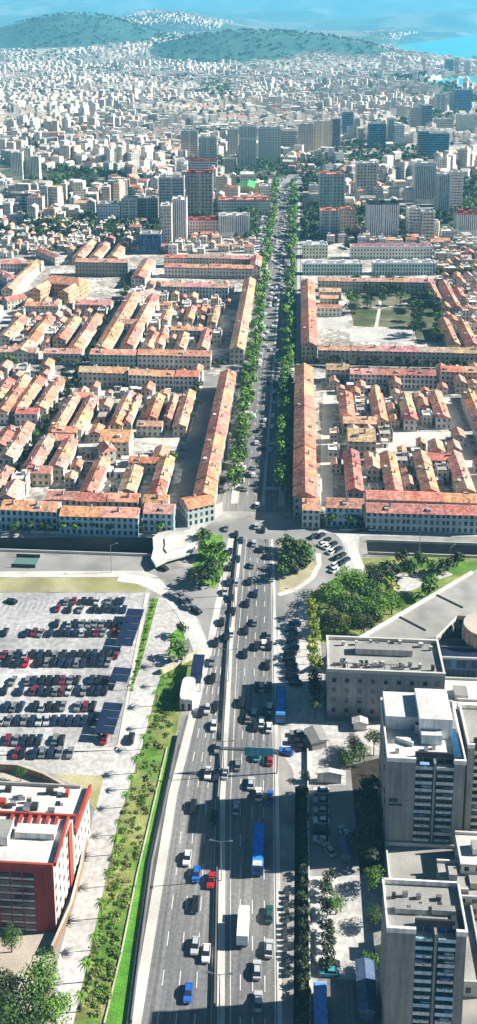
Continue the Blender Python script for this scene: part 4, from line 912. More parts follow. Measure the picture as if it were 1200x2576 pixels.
# near trees
for x,y,R,h,kd,lab in [(100,2510,5.2,9,'bright','largest leafy tree at the wall end'),(60,2590,6.,9,'green','wide leafy tree partly out of frame at the bottom corner'),(5,2530,5.2,8,'dark','dark tree at the very bottom corner behind the wide leafy tree'),(140,2580,4.4,7,'bright','light green tree beside the largest leafy one'),(30,2395,2.9,6,'green','small round tree in front of the red walled building'),(52,1965,2.1,4.5,'green','small round tree standing at the curved boundary wall'),
 (845,2300,2.6,5,'bright','bright green tree in the sunlit parking yard'),(940,2235,3.,5.5,'bright','bright green tree at the foot of the white roofed tower'),(938,2330,2.6,5,'green','pale green tree beside the flat beige roof tower'),(868,1925,3.4,5,'green','olive tree in the yard below the office building'),(905,1915,3.4,5.5,'green','second olive tree of the yard, next to the tower'),(892,1890,3,5,'dark','dark olive tree behind the two yard trees'),(940,1900,3,8,'green','tall olive tree against the tower side'),(930,2440,2.4,4,'bright','tiny bright tree in the shade by the tower foot')]:
    tpx(x,y,R,h,kd,lab,None,big=True)
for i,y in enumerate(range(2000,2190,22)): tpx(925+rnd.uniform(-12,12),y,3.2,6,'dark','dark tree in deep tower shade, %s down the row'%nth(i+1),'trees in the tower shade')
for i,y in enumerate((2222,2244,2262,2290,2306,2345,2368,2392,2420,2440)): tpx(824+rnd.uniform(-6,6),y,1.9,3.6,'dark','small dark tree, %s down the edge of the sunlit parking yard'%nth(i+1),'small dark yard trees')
for i in range(19): tpx(763+rnd.uniform(-3,3),1965+i*34,1.7,3.,'dark','channel side bush tree, %s down the deep channel'%nth(i+1),'channel side trees')
# palms
def palm_meshes():
    tr=MB(); tr.tube((0,0,0),(.15,.1,7.2),.22,bark,6,.14); cr=MB(); r=random.Random(3)
    for k in range(15):
        a=k*2*math.pi/15+r.uniform(-.1,.1); up=r.uniform(.2,1.1); pr=None
        for s in range(6):
            t=s/5.; p=Vector((.15+math.cos(a)*2.7*t,.1+math.sin(a)*2.7*t,7.2+up*math.sin(t*2.2)*1.1-1.5*t*t)); wd=.42*(1-t*.8); n=Vector((-math.sin(a),math.cos(a),0))*wd
            if pr: cr.face([pr[0]-pr[1]-Vector((0,0,.12)),p-n-Vector((0,0,.12)),p,pr[0]],leafb); cr.face([pr[0],p,p+n-Vector((0,0,.12)),pr[0]+pr[1]-Vector((0,0,.12))],leafb)
            pr=(p,n)
    return tr.mesh('trunk'),cr.mesh('crown')
PT,PC=palm_meshes()
for i,y in enumerate((1675,1725,1775,1830,1885,1945,1985,2030,2100,2150,2230,2310,2390,2470,2545)):
    xx=pw([(1640,420),(1870,350),(2060,292),(2400,220),(2576,180)],y)+16
    X,Y=G(xx,y); t=thing('palm_tree','slim palm, %s down the green belt beside the access road'%nth(i+1),'palm tree',(X,Y,0),rnd.uniform(0,6),'palms of the green belt'); sc=rnd.uniform(.5,.7); t.scale=(sc,sc,sc)
    put(PT,'trunk',t); put(PC,'crown',t)
# shrubs of the belt
SB=[crown(s,120,6,.3,bushm,.7).mesh('shrub') for s in(21,22)]+[crown(23,120,6,.3,leafb,.7).mesh('shrub')]
n=0
for i in range(240):
    y=1690+rnd.random()**.9*870; xl=pw([(1640,425),(1870,362),(2060,302),(2400,230),(2576,190)],y)+6; xr=pw([(1640,490),(1830,440),(1882,418),(2200,345),(2400,305),(2576,262)],y)-6
    X,Y=G(rnd.uniform(xl,xr),y); n+=1; o=put(rnd.choice(SB),'shrub'); s=rnd.uniform(.5,1.15); o.location=(X,Y,s*.35); o.scale=(s,s,s*.8); o.rotation_euler=(0,0,rnd.uniform(0,6))
    tag(o,'leafy shrub among the planting of the long green belt','shrub','shrubs of the green belt')
for i in range(26):
    t_=i/25.; P=pw([(0,392),(.5,366),(1,350)],0) ; y=1510+t_*225; xx=pw([(1510,388),(1680,346),(1735,328)],y)+rnd.uniform(-3,3); X,Y=G(xx,y); o=put(SB[i%3],'shrub'); s=rnd.uniform(.6,1.1); o.location=(X,Y,s*.3); o.scale=(s,s,s*.8); tag(o,'low shrub in the thin planted strip beside the car park','shrub','shrubs of the thin strip')
# city trees
k=0; r3=random.Random(5); stuffm=MB(); TC=crown(31,46,5,.55,leafd); TC2=crown(32,46,5,.55,leaf); TC3=crown(33,80,6,.42,leafb)
for i in range(9000):
    Y=850*math.exp(r3.random()*1.75); X=r3.uniform(-.29,.27)*Y
    n=noise.noise(Vector((X/160.,Y/160.,1.7)))
    px,py=I(X,Y,hz(X,Y))
    if px<-10 or px>1210 or (Y<1185 and -38<X<6) or bayf(X,Y): continue
    thr=-.02 if Y<1300 else (-.16 if px>850 and Y<2600 else -.34)
    if not green(X,Y) and not (n<thr) and not (Y<1100 and px<350 and n<.15) and r3.random()>.045: continue
    if any(a<X<c and b+5<Y<d-4 for a,b,c,d in TOWR): continue
    R=r3.uniform(3.,5.5)*(1+Y/5000.)
    if NT<299 and Y<1000:
        k+=1; tree(X,Y,R,R*1.9,'dark' if r3.random()<.6 else 'green','dark leafy town tree, number %d outward from the tiled blocks'%k,'town trees',parts=False,z=hz(X,Y))
    else: stuffm.add(TC if r3.random()<.6 else TC2,X,Y,hz(X,Y)+R*.9,r3.uniform(0,6),(R,R,R))
for X,Y,R in STD: stuffm.add(TC,X,Y,R*.95,rnd.uniform(0,6),(R,R,R)); stuffm.add(TC,X,Y,R*.95,rnd.uniform(0,6),(R,R,R))
for X,Y,R in STT: stuffm.add(TC3,X,Y,R*.95,rnd.uniform(0,6),(R,R,R))
for i in range(260):
    px,py=rnd.uniform(-5,360),rnd.uniform(555,640); X,Y=G(px,py)
    if noise.noise(Vector((X/45.,Y/45.,3)))<-.05: R=rnd.uniform(2.5,4.2); stuffm.add(TC if rnd.random()<.6 else TC2,X,Y,R*.9,rnd.uniform(0,6),(R,R,R))
for i in range(150):
    px,py=rnd.uniform(1085,1200) if i%2 else rnd.uniform(640,1100),rnd.uniform(600,700) if i%2 else rnd.uniform(590,628); X,Y=G(px,py); R=rnd.uniform(2.5,4.)
    if not (-36<X<4) and noise.noise(Vector((X/30.,Y/30.,8)))<.0 and not any(a<X<c and b+4<Y<d for a,b,c,d in TOWR): stuffm.add(TC if rnd.random()<.6 else TC2,X,Y,R*.9,rnd.uniform(0,6),(R,R,R))
stuffm.use_c=False
o=stuffm.obj('distant_woods'); o['kind']='stuff'
print('trees',NT)
# ---------------------------------------------------------------- vehicles
def car_proto():
    b=MB()
    def hull(P,w0,w1,z0,z1,m,cap):   # P = (x half widths) lower/upper rectangles front..back
        pass
    sec=[(-2.15,.35,.62,.72),(-2.05,.3,.85,.84),(-1.3,.28,.92,.88),(1.1,.28,.95,.88),(2.0,.3,.9,.85),(2.15,.38,.7,.75)]
    for a,c in zip(sec,sec[1:]):
        for s in(-1,1):
            q=[(s*a[3],a[0],a[1]),(s*c[3],c[0],c[1]),(s*c[3],c[0],c[2]),(s*a[3],a[0],a[2])]
            b.face(q if s>0 else q[::-1],paint)
        b.face([(-a[3],a[0],a[2]),(a[3],a[0],a[2]),(c[3],c[0],c[2]),(-c[3],c[0],c[2])],paint); b.face([(a[3],a[0],a[1]),(-a[3],a[0],a[1]),(-c[3],c[0],c[1]),(c[3],c[0],c[1])],darkm)
    a=sec[0]; b.face([(-a[3],a[0],a[1]),(a[3],a[0],a[1]),(a[3],a[0],a[2]),(-a[3],a[0],a[2])],paint); a=sec[-1]; b.face([(a[3],a[0],a[1]),(-a[3],a[0],a[1]),(-a[3],a[0],a[2]),(a[3],a[0],a[2])],paint)
    b.face([(-.6,-1.15,1.44),(.6,-1.15,1.44),(.6,.25,1.45),(-.6,.25,1.45)],paint)
    g=MB(); A=[(-.8,-1.75,.92),(.8,-1.75,.92),(.8,1.05,.94),(-.8,1.05,.94)]; T=[(-.61,-1.17,1.43),(.61,-1.17,1.43),(.61,.27,1.44),(-.61,.27,1.44)]
    for i in range(4): j=(i+1)%4; g.face([A[i],A[j],T[j],T[i]],glass)
    wh=MB(); wh.tube((-.1,0,0),(.1,0,0),.32,rubber,10); wh.tube((-.11,0,0),(.11,0,0),.17,steel,8)
    l=MB(); l.box(0,0,0,.35,.08,.14,dirtyw); r=MB(); r.box(0,0,0,.32,.08,.14,redp)
    both=MB(); both.add(b,0,0,0,0,(1,1,1)); both.add(g,0,0,0,0,(1,1,1)); both.box(-.7,-1.3,.02,.2,.6,.6,rubber); both.box(.7,-1.3,.02,.2,.6,.6,rubber); both.box(-.7,1.3,.02,.2,.6,.6,rubber); both.box(.7,1.3,.02,.2,.6,.6,rubber); both.use_c=False
    return b.mesh('body'),g.mesh('windows'),wh.mesh('wheel'),l.mesh('headlight'),r.mesh('tail_light'),both.mesh('car')
CB,CG,CWh,CL,CT,CALL=car_proto()
CC={'white':(.8,.8,.78),'silver':(.5,.52,.53),'grey':(.22,.23,.24),'black':(.02,.02,.022),'dark blue':(.02,.035,.08),'blue':(.03,.14,.55),'red':(.55,.015,.02),'dark green':(.03,.1,.08),'maroon':(.2,.03,.05),'teal':(.08,.35,.4)}
NC=0
def car(x,y,rz,c,label,group,parts=True,s=1.):
    global NC; NC+=1
    col=CC[c]
    if not parts:
        o=put(CALL,'parked_car',None,col); o.location=(x,y,.03); o.rotation_euler=(0,0,rz); o.scale=(s,s,s); tag(o,label,'car',group); return
    t=thing('car',label,'car',(x,y,.035),rz,group); t.scale=(s,s,s)
    put(CB,'body',t,col); put(CG,'windows',t)
    for a in(-.78,.78):
        for b in(-1.35,1.35): o=put(CWh,'wheel',t); o.location=(a,b,.32)
        o=put(CL,'headlight',t); o.location=(a*.7,2.14,.55); o=put(CT,'tail_light',t); o.location=(a*.7,-2.14,.6)
# highway traffic
z1=[(520,245),(585,285),(618,325),(545,400),(597,450),(545,505),(535,605),(588,605),(512,670),(555,712),(720,230),(765,255),(705,345),(750,385),(800,430),(690,490),(675,600),(715,680),(660,745),(565,800),(490,870),(710,870)]
z2=[(555,240,'white'),(525,272,'black'),(450,305,'black'),(650,225,'black'),(803,255,'grey'),(722,330,'black'),(770,318,'white'),(808,328,'black'),(645,380,'black'),(797,455,'black'),(425,435,'grey'),(430,545,'black'),(725,605,'black'),(805,605,'dark green'),(620,705,'black'),(445,735,'black'),(352,768,'black'),(395,750,'silver'),(662,800,'black'),(705,785,'silver'),(437,862,'white'),(775,775,'black'),(812,745,'white'),(718,862,'black'),(755,842,'white'),(806,872,'white'),(755,605,'silver')]
z3=[(665,212,'grey'),(598,378,'white'),(655,388,'dark blue'),(500,600,'black'),(640,672,'black'),(460,945,'white'),(885,448,'silver'),(935,520,'white'),(925,262,'teal'),(1012,288,'red'),(1012,540,'blue'),(788,612,'silver'),(797,322,'grey'),(712,378,'silver'),(866,10,'grey')]
z7=[(985,140,'black'),(985,348,'silver'),(1040,385,'white'),(950,582,'blue'),(1065,20,'red'),(990,-10,'blue')]; z8=[(155,190,'dark green'),(155,362,'silver'),(95,468,'silver'),(100,625,'silver')]
cars=[(375+a*.375,1237+b*.375,rnd.choice(('black','black','grey','dark blue','silver'))) for a,b in z1]+[(375+a*.375,1500+b*.375,c) for a,b,c in z2]+[(300+a*.375,1800+b*.375,c) for a,b,c in z3]+[(a*.5,2200+b*.5,c) for a,b,c in z7]+[(600+a*.5,2200+b*.5,c) for a,b,c in z8]
cars.sort(key=lambda c:-c[1]); cnt={}
for x,y,c in cars:
    X,Y=G(x,y); side='left' if X<pw(Mx,Y) else 'right'; zone='highway' if y>1640 else 'junction approach'
    k=(side,zone); cnt[k]=cnt.get(k,0)+1
    car(X,Y-1,rnd.uniform(-.04,.04)+(0 if side=='right' else math.pi),c,'%s car, %s up the %s side of the %s'%(c,nth(cnt[k]),side,zone),'cars on the highway',parts=y>1640,s=1.0)
# parked queue right ramp
for i,(x,y) in enumerate([(822,1362),(838,1372),(850,1385),(860,1400),(808,1350),(835,1390),(848,1405),(858,1420),(825,1378),(870,1412),(812,1372),(842,1425),(925,1440),(790,1352)][:14]):
    if i==12: x,y=842,1436
    X,Y=G(x,y); car(X,Y,-.7,rnd.choice(('black','black','dark blue','white')),'dark toned car, %s in the queue on the curved ramp beside the park'%nth(i+1),'cars queuing on the ramp',False)
for i,(x,y) in enumerate([(430,1500),(442,1507),(455,1512),(462,1520),(475,1512),(485,1532),(412,1432),(495,1540),(470,1530),(452,1500)]):
    X,Y=G(x,y); car(X,Y,.9,rnd.choice(('black','black','grey')),'dark car, %s in the line below the left junction island'%nth(i+1),'cars below the junction island',False)
# parking rows
rowsP=[(1515,[165,187]+list(range(212,324,16))),(1535,[147,175,205,238,256,276,294,314]),(1573,[142]+list(range(172,318,17))),(1595,[15,65,85,105,125]+list(range(152,262,18))+[290]),
(1650,[10,28,46,64,82,100,120,140,160,180]+list(range(202,296,18))),(1670,[20,42,65,98,116,136,154,172,192,212,232,252,272]),(1715,list(range(32,280,18))),(1741,[10,52,84]+list(range(104,270,18))),
(1781,list(range(16,250,18))),(1815,list(range(4,240,19))),(1865,[20,40,60,78,98,118,138,156,172]),(1897,[40,58,88,106,128,148,176])]
for ri,(y,xs) in enumerate(rowsP):
    for ci,x in enumerate(xs):
        if rnd.random()<.04: continue
        c=rnd.choice(('black','black','black','black','grey','grey','dark blue','black','silver','dark blue','maroon','grey'))
        if (y,x) in((1670,65),(1715,212),(1595,290)): c='red'
        X,Y=G(x+rnd.uniform(-2,2),y+rnd.uniform(-1.5,1.5)); car(X,Y,rnd.choice((0,math.pi))+rnd.uniform(-.12,.12),c,'%s car, %s from the left in the %s row of the car park'%(c,nth(ci+1),nth(ri+1)),'cars in the big car park',False,.96)
X,Y=G(263,1862); car(X,Y,0,'red','red car alone below the dark shade roofs of the car park','cars in the big car park'); X,Y=G(30,1516); car(X,Y,1.2,'black','black car alone in the empty corner of the car park','cars in the big car park',False)
X,Y=G(330,1862); car(X,Y,0,'black','black car alone on the pale access road',None)
for i,y in enumerate((1995,2020,2045,2070,2095,2118)): X,Y=G(808,y); car(X,Y,math.pi/2,rnd.choice(('silver','white','dark blue')),'car in the shaded yard, %s down the row'%nth(i+1),'cars in the shaded yard')
for i,(x,y) in enumerate(((828,2142),(870,2110),(868,2098))): X,Y=G(x,y); car(X,Y,.5,'silver','silver car, %s standing loose at the far side of the shaded yard'%nth(i+1),'cars loose in the shaded yard')
for i,(x,y,c) in enumerate(((720,1895,'blue'),(742,1870,'black'),(750,1885,'black'),(748,1850,'grey'),(828,2450,'teal'),(830,2432,'black'))): X,Y=G(x,y); car(X,Y,math.pi/2 if i else 1.3,c,'%s car, %s of those left on the yards beside the highway'%(c,nth(i+1)),'cars on the yards')
for i in range(11): X,Y=G(735+rnd.uniform(-8,8),1572+i*15); car(X,Y,math.pi/2,rnd.choice(('dark blue','black','silver')),'dim car, %s down the angled bays by the yellow green trees'%nth(i+1),'cars in the angled bays',False)
for i in range(22): X,Y=G(868+i*15.5,1334); car(X,Y,math.pi/2+.0,rnd.choice(('black','white','grey','silver','dark blue')),'car, %s along the frontage kerb beyond the right canal'%nth(i+1),'cars along the right frontage',False)
for i in range(14): X,Y=G(12+i*27,1338); car(X,Y,math.pi/2,rnd.choice(('black','white','grey')),'car, %s along the frontage kerb beyond the left canal'%nth(i+1),'cars along the left frontage',False)
# boulevard traffic
i=0;Y=372.
jam=MB(); CJ=MB()
CJ.box(0,0,.3,1.75,4.3,.6,plainA); CJ.box(0,-.2,.9,1.5,2.2,.5,plainA)
while Y<1185:
    for lx in(-31,-22.6,-20.9,-18.2,-15.,-11.3,-8.6,-2.):
        if rnd.random()<.27:
            i+=1; c=rnd.choice(('white','silver','white','black','grey','white'))
            if NC<298: car(lx+rnd.uniform(-.3,.3),Y+rnd.uniform(-1.5,1.5),0,c,'%s car, number %d counted up the boulevard from the junction'%(c,i),'cars on the boulevard',False)
            else: jam.add(CJ,lx,Y+rnd.uniform(-1.5,1.5),.03,0,(1,1,1),(CC[c],CC[c]))
    Y+=6.5
o=jam.obj('distant_traffic'); o['kind']='stuff'
print('cars',NC)
# bus, trucks
def big(name,label,cat,px,py,L,W,Hh,col,roofcol,cab=None,rz=0.):
    X,Y=G(px,py); t=thing(name,label,cat,(X,Y,.035),rz)
    m=MB(); m.box(0,0,.4,W,L,Hh-.4,plain,plain); m.obj('body',t,col)
    m=MB(); m.box(0,0,Hh+.003,W*.86,L*.94,.12,plain); m.obj('roof_panel',t,roofcol)
    m=MB(); 
    for s in(-1,1): m.box(s*(W/2+.015),0,Hh*.5,.05,L*.92,Hh*.25,glass)
    m.obj('side_windows',t); m=MB(); m.box(0,L/2+.015,Hh*.42,W*.88,.05,Hh*.36,glass); m.obj('windscreen',t); m=MB(); m.box(0,-L/2-.015,Hh*.5,W*.8,.05,Hh*.26,glass); m.obj('rear_window',t)
    for s in(-1,1):
        for f in(-.34,.36): o=put(CWh,'wheel',t); o.location=(s*(W/2-.12),L*f,.5); o.scale=(1.2,1.5,1.5)
    return t
t=big('bus','long bright blue bus in the tower shadow on the highway','bus',650,2150,12.6,2.75,3.1,(.06,.2,.5),(.03,.25,.85)); m=MB(); m.box(0,-5.6,3.13,2.2,1.4,.1,plain); m.obj('roof_vent',t,(.6,.6,.55))
big('bus','long bright blue bus standing at the kerb above the sunlit yard','bus',706,1785,12,2.8,3.1,(.08,.25,.5),(.05,.3,.8))
big('bus','blue and white bus parked in the shade at the bottom by the tower','bus',806,2565,11,2.7,3.,(.3,.4,.55),(.15,.3,.7))
def truck():
    X,Y=G(612,2345); t=thing('box_truck','white box truck with pale blue roof on the right carriageway','truck',(X,Y,.035))
    m=MB(); m.box(0,-.8,.9,2.5,6.4,2.5,plain); m.obj('cargo_box',t,(.72,.8,.78)); m=MB(); m.box(0,3.5,.5,2.3,1.9,1.9,plain); c=m.obj('cab',t,(.85,.85,.85)); m=MB(); m.box(0,4.46,1.4,2.1,.06,.8,glass); m.obj('windscreen',c); m=MB(); m.box(0,0,.5,1.4,8.4,.38,darkm); m.obj('chassis',t)
    for s in(-1,1):
        for f in(-3.,-1.9,3.4): o=put(CWh,'wheel',t); o.location=(s*1.1,f,.48); o.scale=(1.2,1.5,1.5)
truck()
# carport shade roofs
for i,(x0,x1,y0,y1,nn) in enumerate([(304,362,1532,1625,5),(286,320,1680,1715,2),(256,304,1768,1846,4)]):
    a=G(x0,y1,2.6);b=G(x1-14 if i!=1 else x1,y0,2.6); t=thing('carport','dark blue panel roofed carport, the %s down the car park edge'%nth(i+1),'carport',((a[0]+b[0])/2,(a[1]+b[1])/2,0),math.atan2(-(G(x1,y0)[0]-G(x0+14,y1)[0])*.35,(b[1]-a[1]))); D=b[1]-a[1]; w=5.6
    for k in range(nn):
        m=MB(); m.box(0,-D/2+D*(k+.5)/nn,2.6,w,D/nn-.25,.14,solar); m.obj('shade_panel',t)
    for s in(-1,1):
        for k in range(nn+1): m=MB(); m.tube((s*w*.4,-D/2+D*k/nn*.98+.1,0),(s*w*.4,-D/2+D*k/nn*.98+.1,2.6),.08,steel); m.obj('post',t)
X,Y=G(65,1415); t=thing('sports_court','small green screened sports cage on the side road','sports court',(X,Y,0)); m=MB(); m.box(0,0,.02,8.5,6.5,.08,mat('green_court',(.12,.22,.2),.8,.1,.3)); m.obj('court_floor',t)
for s in(-1,1): m=MB(); m.box(0,s*3.4,.0,9,.1,1.4,darkm); m.obj('screen',t)
# lamps and gantry
def lamp_meshes():
    p=MB(); p.tube((0,0,0),(0,0,11),.14,steel,6,.08); a=MB(); a.tube((0,0,10.8),(2.1,0,11.3),.06,steel,5); hd=MB(); hd.box(2.3,0,11.2,.9,.35,.16,steel); return p.mesh('pole'),a.mesh('arm'),hd.mesh('lamp_head')
LP,LA,LHd=lamp_meshes()
def lamp(X,Y,rz,lab,grp,double=True):
    t=thing('street_lamp',lab,'street lamp',(X,Y,0),rz,grp); put(LP,'pole',t)
    for k in range(2 if double else 1):
        a=put(LA,'arm',t); a.rotation_euler=(0,0,k*math.pi); h_=put(LHd,'lamp_head',a)
for i,Y in enumerate((128,160,192,224,262,300)): lamp(pw(Mx,Y)+.3,Y,0,'double armed street lamp, %s up the highway median'%nth(i+1),'median street lamps')
for i,(x,y) in enumerate(((865,1478),(560,1500),(785,1360),(1130,1445),(1055,1395),(280,1440))): X,Y=G(x,y); lamp(X,Y,rnd.uniform(0,3),'single armed street lamp, %s of those around the junction'%nth(i+1),'junction street lamps',False)
X,Y=G(696,1945); X0=pw(Mx,Y)-.7; t=thing('sign_gantry','steel overhead gantry spanning the right carriageway near the red car','gantry',(X0,Y,0)); wd=pw(Rx,Y)+.6-X0
for xx in(0,wd): m=MB(); m.tube((xx,0,0),(xx,0,6.6),.2,steel,8); m.obj('post',t)
m=MB(); m.box(wd/2,0,6.5,wd,.35,.35,steel); m.box(wd/2,0,7.2,wd,.25,.2,steel)
for k in range(14): m.tube((wd*k/14,0,6.6),(wd*(k+.5)/14,0,7.25),.06,steel,4); m.tube((wd*(k+.5)/14,0,7.25),(wd*(k+1)/14,0,6.6),.06,steel,4)
m.obj('truss',t); m=MB(); m.box(wd*.68,-.35,5.4,wd*.5,.12,2.6,plain); m.obj('sign_panel',t,(.12,.4,.48))
X,Y=G(690,1985); 
# bollards and kerb bits along right shoulder
for i in range(16): 
    X,Y=G(722+rnd.uniform(-6,6),2245+i*14); m=MB(); m.box(0,0,0,.9,.8,.8,plain); m.box(0,0,.8,1.,.9,.1,darkm); o=m.obj('street_planter',None,rnd.choice(((.6,.6,.6),(.15,.15,.2),(.3,.3,.4)))); o.location=(X,Y,.03); tag(o,'low box planter standing on the narrow shoulder beside the deep channel','planter','planters of the shoulder')
# sheds, market stalls on the yard
for i,(x,y,w,d,h,c,lab) in enumerate([(795,1868,4.6,6.,2.4,(.3,.29,.27),'grey ribbed shed roof standing askew in the sunlit yard'),(828,1965,7,1.6,2.6,(.7,.68,.62),'narrow white canopy at the top of the shaded yard'),(920,2510,3.4,11,3,(.1,.15,.26),'blue roofed lean-to beside the tower foot in shade'),(960,2395,3,3,3,(.7,.65,.55),'small cream hut beside the flat beige roof tower'),(870,2150,2.2,6,2.2,(.08,.12,.22),'blue grey lean-to at the shaded yard edge'),(905,1830,4,3,2.2,(.62,.6,.56),'small pale dome roofed hut by the yard trees')]):
    X,Y=G(x,y); t=thing('shed',lab,'shed',(X,Y,0),.35 if i==0 else 0); m=MB(); m.box(0,0,0,w*.9,d*.9,h,plain); m.obj('wall',t,c); m=MB(); m.gable(0,0,h+.22,w,d,.7,greyroof if i==0 else plain,plain,hip=0); m.obj('roof',t,c)
# small tiled houses filling the gaps of the tiled blocks
def near_wing(x,y,r):
    for a,b,hw in FOOT:
        d=b-a; L2=d.x*d.x+d.y*d.y; t=max(0,min(1,((x-a.x)*d.x+(y-a.y)*d.y)/L2)) if L2 else 0
        if math.hypot(x-a.x-d.x*t,y-a.y-d.y*t)<hw+r: return True
    return False
def small_protos():
    out=[]
    for w,l,h,r_,g in((5.5,8,5,1.5,1),(6.5,11,6,1.8,1),(5,6,3.4,1.2,1),(7,9,5.5,0,0),(6,7,7.5,0,0)):
        a=MB(); a.box(0,0,0,w,l,h,facA,greyroof,bottom=False)
        b=MB()
        if g: b.gable(0,0,h+.22,w,l,r_,tileO,tileO,ov=.35)
        else:
            b.box(0,0,h+.003,w,l,.15,plain)
            for s in(-1,1): b.box(s*(w/2-.1),0,h+.16,.2,l,.7,plain)
            b.box(w*.15,l*.2,h+.16,w*.35,l*.3,1.9,plain)
        out.append((a.mesh('wall'),b.mesh('roof'),g))
    return out
SRC_=[]; SMB=MB()
for w,l,h,r_,g in((5.5,8,5,1.5,1),(6.5,11,6,1.8,1),(5,6,3.4,1.2,1),(7,9,5.5,0,0),(6,7,7.5,0,0)):
    a=MB(); a.box(0,0,0,w,l,h,facM,flatM,bottom=False,tcol=(2,2,2))
    if g: a.gable(0,0,h+.22,w,l,r_,tileM,tileM,ov=.35,col=(2,2,2))
    else: a.box(w*.15,l*.2,h+.01,w*.35,l*.3,1.9,facM,flatM,tcol=(2,2,2))
    SRC_.append(a)
SPR=small_protos(); r6=random.Random(21)
BLK=[('lower left block',[(235,945),(500,945),(440,1240),(10,1245)],16),('outer left block',[(-10,940),(150,940),(100,1030),(-10,1200)],26),('upper left block',[(400,720),(590,720),(545,872),(250,872),(350,720)],34),('far outer block',[(-10,770),(285,770),(200,870),(-10,900)],44),
 ('lower right block',[(835,950),(1120,950),(1190,1235),(835,1235)],40),('right end block',[(1140,940),(1240,940),(1260,1240),(1200,1240)],24),('upper right corner',[(1100,700),(1200,700),(1230,865),(1130,865)],40),('northern quarter',[(0,560),(350,560),(400,630),(180,640),(0,650)],120),('northern avenue end',[(410,600),(640,600),(630,636),(410,638)],26),('quarter behind the pink roof',[(1090,610),(1230,610),(1230,690),(1110,690)],46),('strip behind the cream corner building',[(830,600),(1080,600),(1080,622),(830,615)],20)]
kk=0
for nm,P,cntt in BLK:
    Q=[G(x,y) for x,y in P]; x0,x1=min(q[0] for q in Q),max(q[0] for q in Q); y0,y1=min(q[1] for q in Q),max(q[1] for q in Q); put_=0
    for tr_ in range(cntt*30):
        if put_>=cntt: break
        X,Y=r6.uniform(x0,x1),r6.uniform(y0,y1)
        if not inpoly(X,Y,Q) or near_wing(X,Y,3.4): continue
        px,py=I(X,Y)
        if any(inpoly(px,py,q) for q in NOGO) or any(a+2<X<c-2 and b+4<Y<d-4 for a,b,c,d in TOWR): continue
        FOOT.append((Vector((X,Y-2,0)),Vector((X,Y+2,0)),3.2)); put_+=1
        k=r6.choice((0,0,1,1,2,2,3,4)) if 'north' not in nm and 'behind' not in nm else r6.choice((0,1,2,3,3,4,4)); ri=r6.randrange(8); wc=r6.randrange(5)
        if kk>=292:
            z_=r6.uniform(.75,1.1); SMB.add(SRC_[k],X,Y,0,r6.choice((0,0,math.pi/2)),(z_,z_,z_),(WALLS[wc],ROOFS[ri] if k<3 else r6.choice(((.8,.78,.74),(.6,.57,.53),(.45,.42,.4),(.75,.6,.5))))); continue
        kk+=1; nmw={0:'cream',1:'pale',2:'stone',3:'ochre',4:'white'}[wc]
        t=thing('small_house','%s %s small house, number %d of the %s'%(nmw+' walled',(SH[ri]+' roofed') if k<3 else 'flat roofed',put_,nm),'house',(X,Y,0),0.,'small houses of the '+nm)
        s=r6.uniform(.68,.98); t.scale=(s,s,s*r6.uniform(.85,1.1)); put(SPR[k][0],'wall',t,WALLS[wc]); put(SPR[k][1],'roof',t,ROOFS[ri] if k<3 else r6.choice(((.8,.78,.74),(.6,.57,.53),(.45,.42,.4),(.75,.6,.5))))

print('small',kk)
SMB.obj('distant_small_houses')['kind']='stuff'

# courtyard clutter: sheds and small parked cars in the tiled blocks
LEAN=[]
for k in range(4):
    m=MB(); w,d,h=((4,3,2.6),(3,5,2.8),(5,4,3.),(2.6,2.6,2.4))[k]; m.box(0,0,0,w,d,h,plain,dirtyw if k!=1 else greyroof); m.box(0,-d/2-.02,0,1.,.06,2,darkm); LEAN.append(m.mesh('outbuilding'))
r4=random.Random(9); zones=[((262,955),(450,985),(395,1062),(250,1062),'lower left'),((200,1140),(420,1140),(385,1235),(130,1235),'lower left'),((880,960),(1100,960),(1120,1055),(880,1055),'lower right'),((890,1120),(1150,1120),(1180,1235),(900,1235),'lower right'),((410,740),(560,740),(510,870),(370,870),'upper left'),((80,780),(240,780),(180,870),(20,870),'outer left'),((1100,710),(1180,710),(1200,870),(1130,870),'upper right'),((60,945),(130,945),(80,1010),(20,1010),'outer left')]
for a,b,c,d,nm in zones:
    for i in range(30):
        u,v=r4.random(),r4.random(); x=lerp(lerp(a[0],b[0],u),lerp(d[0],c[0],u),v); y=lerp(lerp(a[1],b[1],u),lerp(d[1],c[1],u),v); X,Y=G(x,y)
        if near_wing(X,Y,-.5): continue
        o=put(r4.choice(LEAN),'outbuilding',None,r4.choice([(.78,.76,.73),(.7,.66,.6),(.55,.3,.24),(.5,.48,.46),(.3,.28,.27),(.62,.44,.36),(.75,.74,.72)])); o.location=(X,Y,.02); o.rotation_euler=(0,0,r4.choice((0,1.57,.1))); s=r4.uniform(.8,1.3); o.scale=(s,s,s)
        tag(o,'small lean-to outbuilding crowded into the courtyards of the %s block'%nm,'outbuilding','outbuildings of the %s courtyards'%nm)
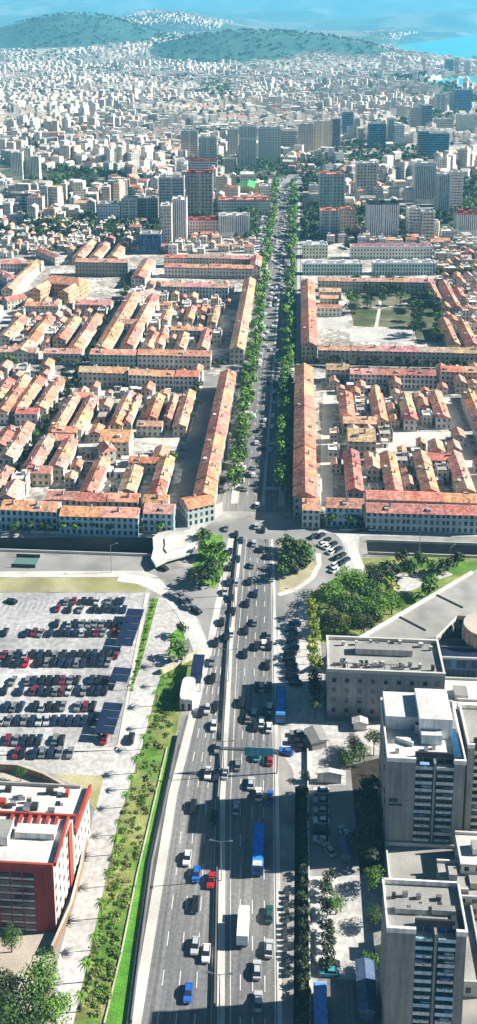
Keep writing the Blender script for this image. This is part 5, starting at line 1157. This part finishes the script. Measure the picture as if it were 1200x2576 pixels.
# ---------------------------------------------------------------- air, light, camera
hzm=bpy.data.materials.new('haze_air'); hzm.use_nodes=True; nt=hzm.node_tree; nt.nodes.clear(); out=nt.nodes.new('ShaderNodeOutputMaterial'); v=nt.nodes.new('ShaderNodeVolumePrincipled')
v.inputs['Color'].default_value=(.2,.68,1.,1); v.inputs['Density'].default_value=HAZE; v.inputs['Anisotropy'].default_value=.0; nt.links.new(v.outputs[0],out.inputs['Volume'])
m=MB(); m.ms=[hzm]; m.box(0,12500,-9,60000,29000,560,hzm); o=m.obj('haze'); o['kind']='stuff'
az=math.atan2(42,6.5); el=math.radians(31)
W=bpy.data.worlds.new('World'); S.world=W; W.use_nodes=True; nt=W.node_tree; bg=nt.nodes['Background']; sk=nt.nodes.new('ShaderNodeTexSky'); sk.sky_type='NISHITA'; sk.sun_disc=False; sk.sun_elevation=el; sk.sun_rotation=az; sk.air_density=AIR; sk.dust_density=.2; sk.ozone_density=3.
nt.links.new(sk.outputs[0],bg.inputs['Color']); bg.inputs['Strength'].default_value=SKY
sl=bpy.data.lights.new('sun','SUN'); sl.energy=SUN; sl.angle=math.radians(.5); sl.color=(1.,.94,.84); so=bpy.data.objects.new('sun',sl); C.objects.link(so)
d=Vector((math.sin(az)*math.cos(el),math.cos(az)*math.cos(el),math.sin(el))); so.rotation_euler=d.to_track_quat('Z','Y').to_euler(); so.location=(300,300,600)
cd=bpy.data.cameras.new('camera'); co=bpy.data.objects.new('camera',cd); C.objects.link(co); co.location=(0,0,H); co.rotation_euler=(math.pi/2-PITCH,0,YAW)
cd.sensor_fit='VERTICAL'; cd.sensor_height=36; cd.sensor_width=36; cd.lens=36*F/2576.; cd.shift_y=-(1288-553)/2576.; cd.clip_end=60000; cd.clip_start=1.; S.camera=co
S.view_settings.view_transform='Standard'; S.view_settings.look='None'; S.view_settings.gamma=1; S.view_settings.exposure=EXPO
S.cycles.volume_bounces=1; S.cycles.max_bounces=6; S.cycles.diffuse_bounces=1
S.render.resolution_x=477; S.render.resolution_y=1024
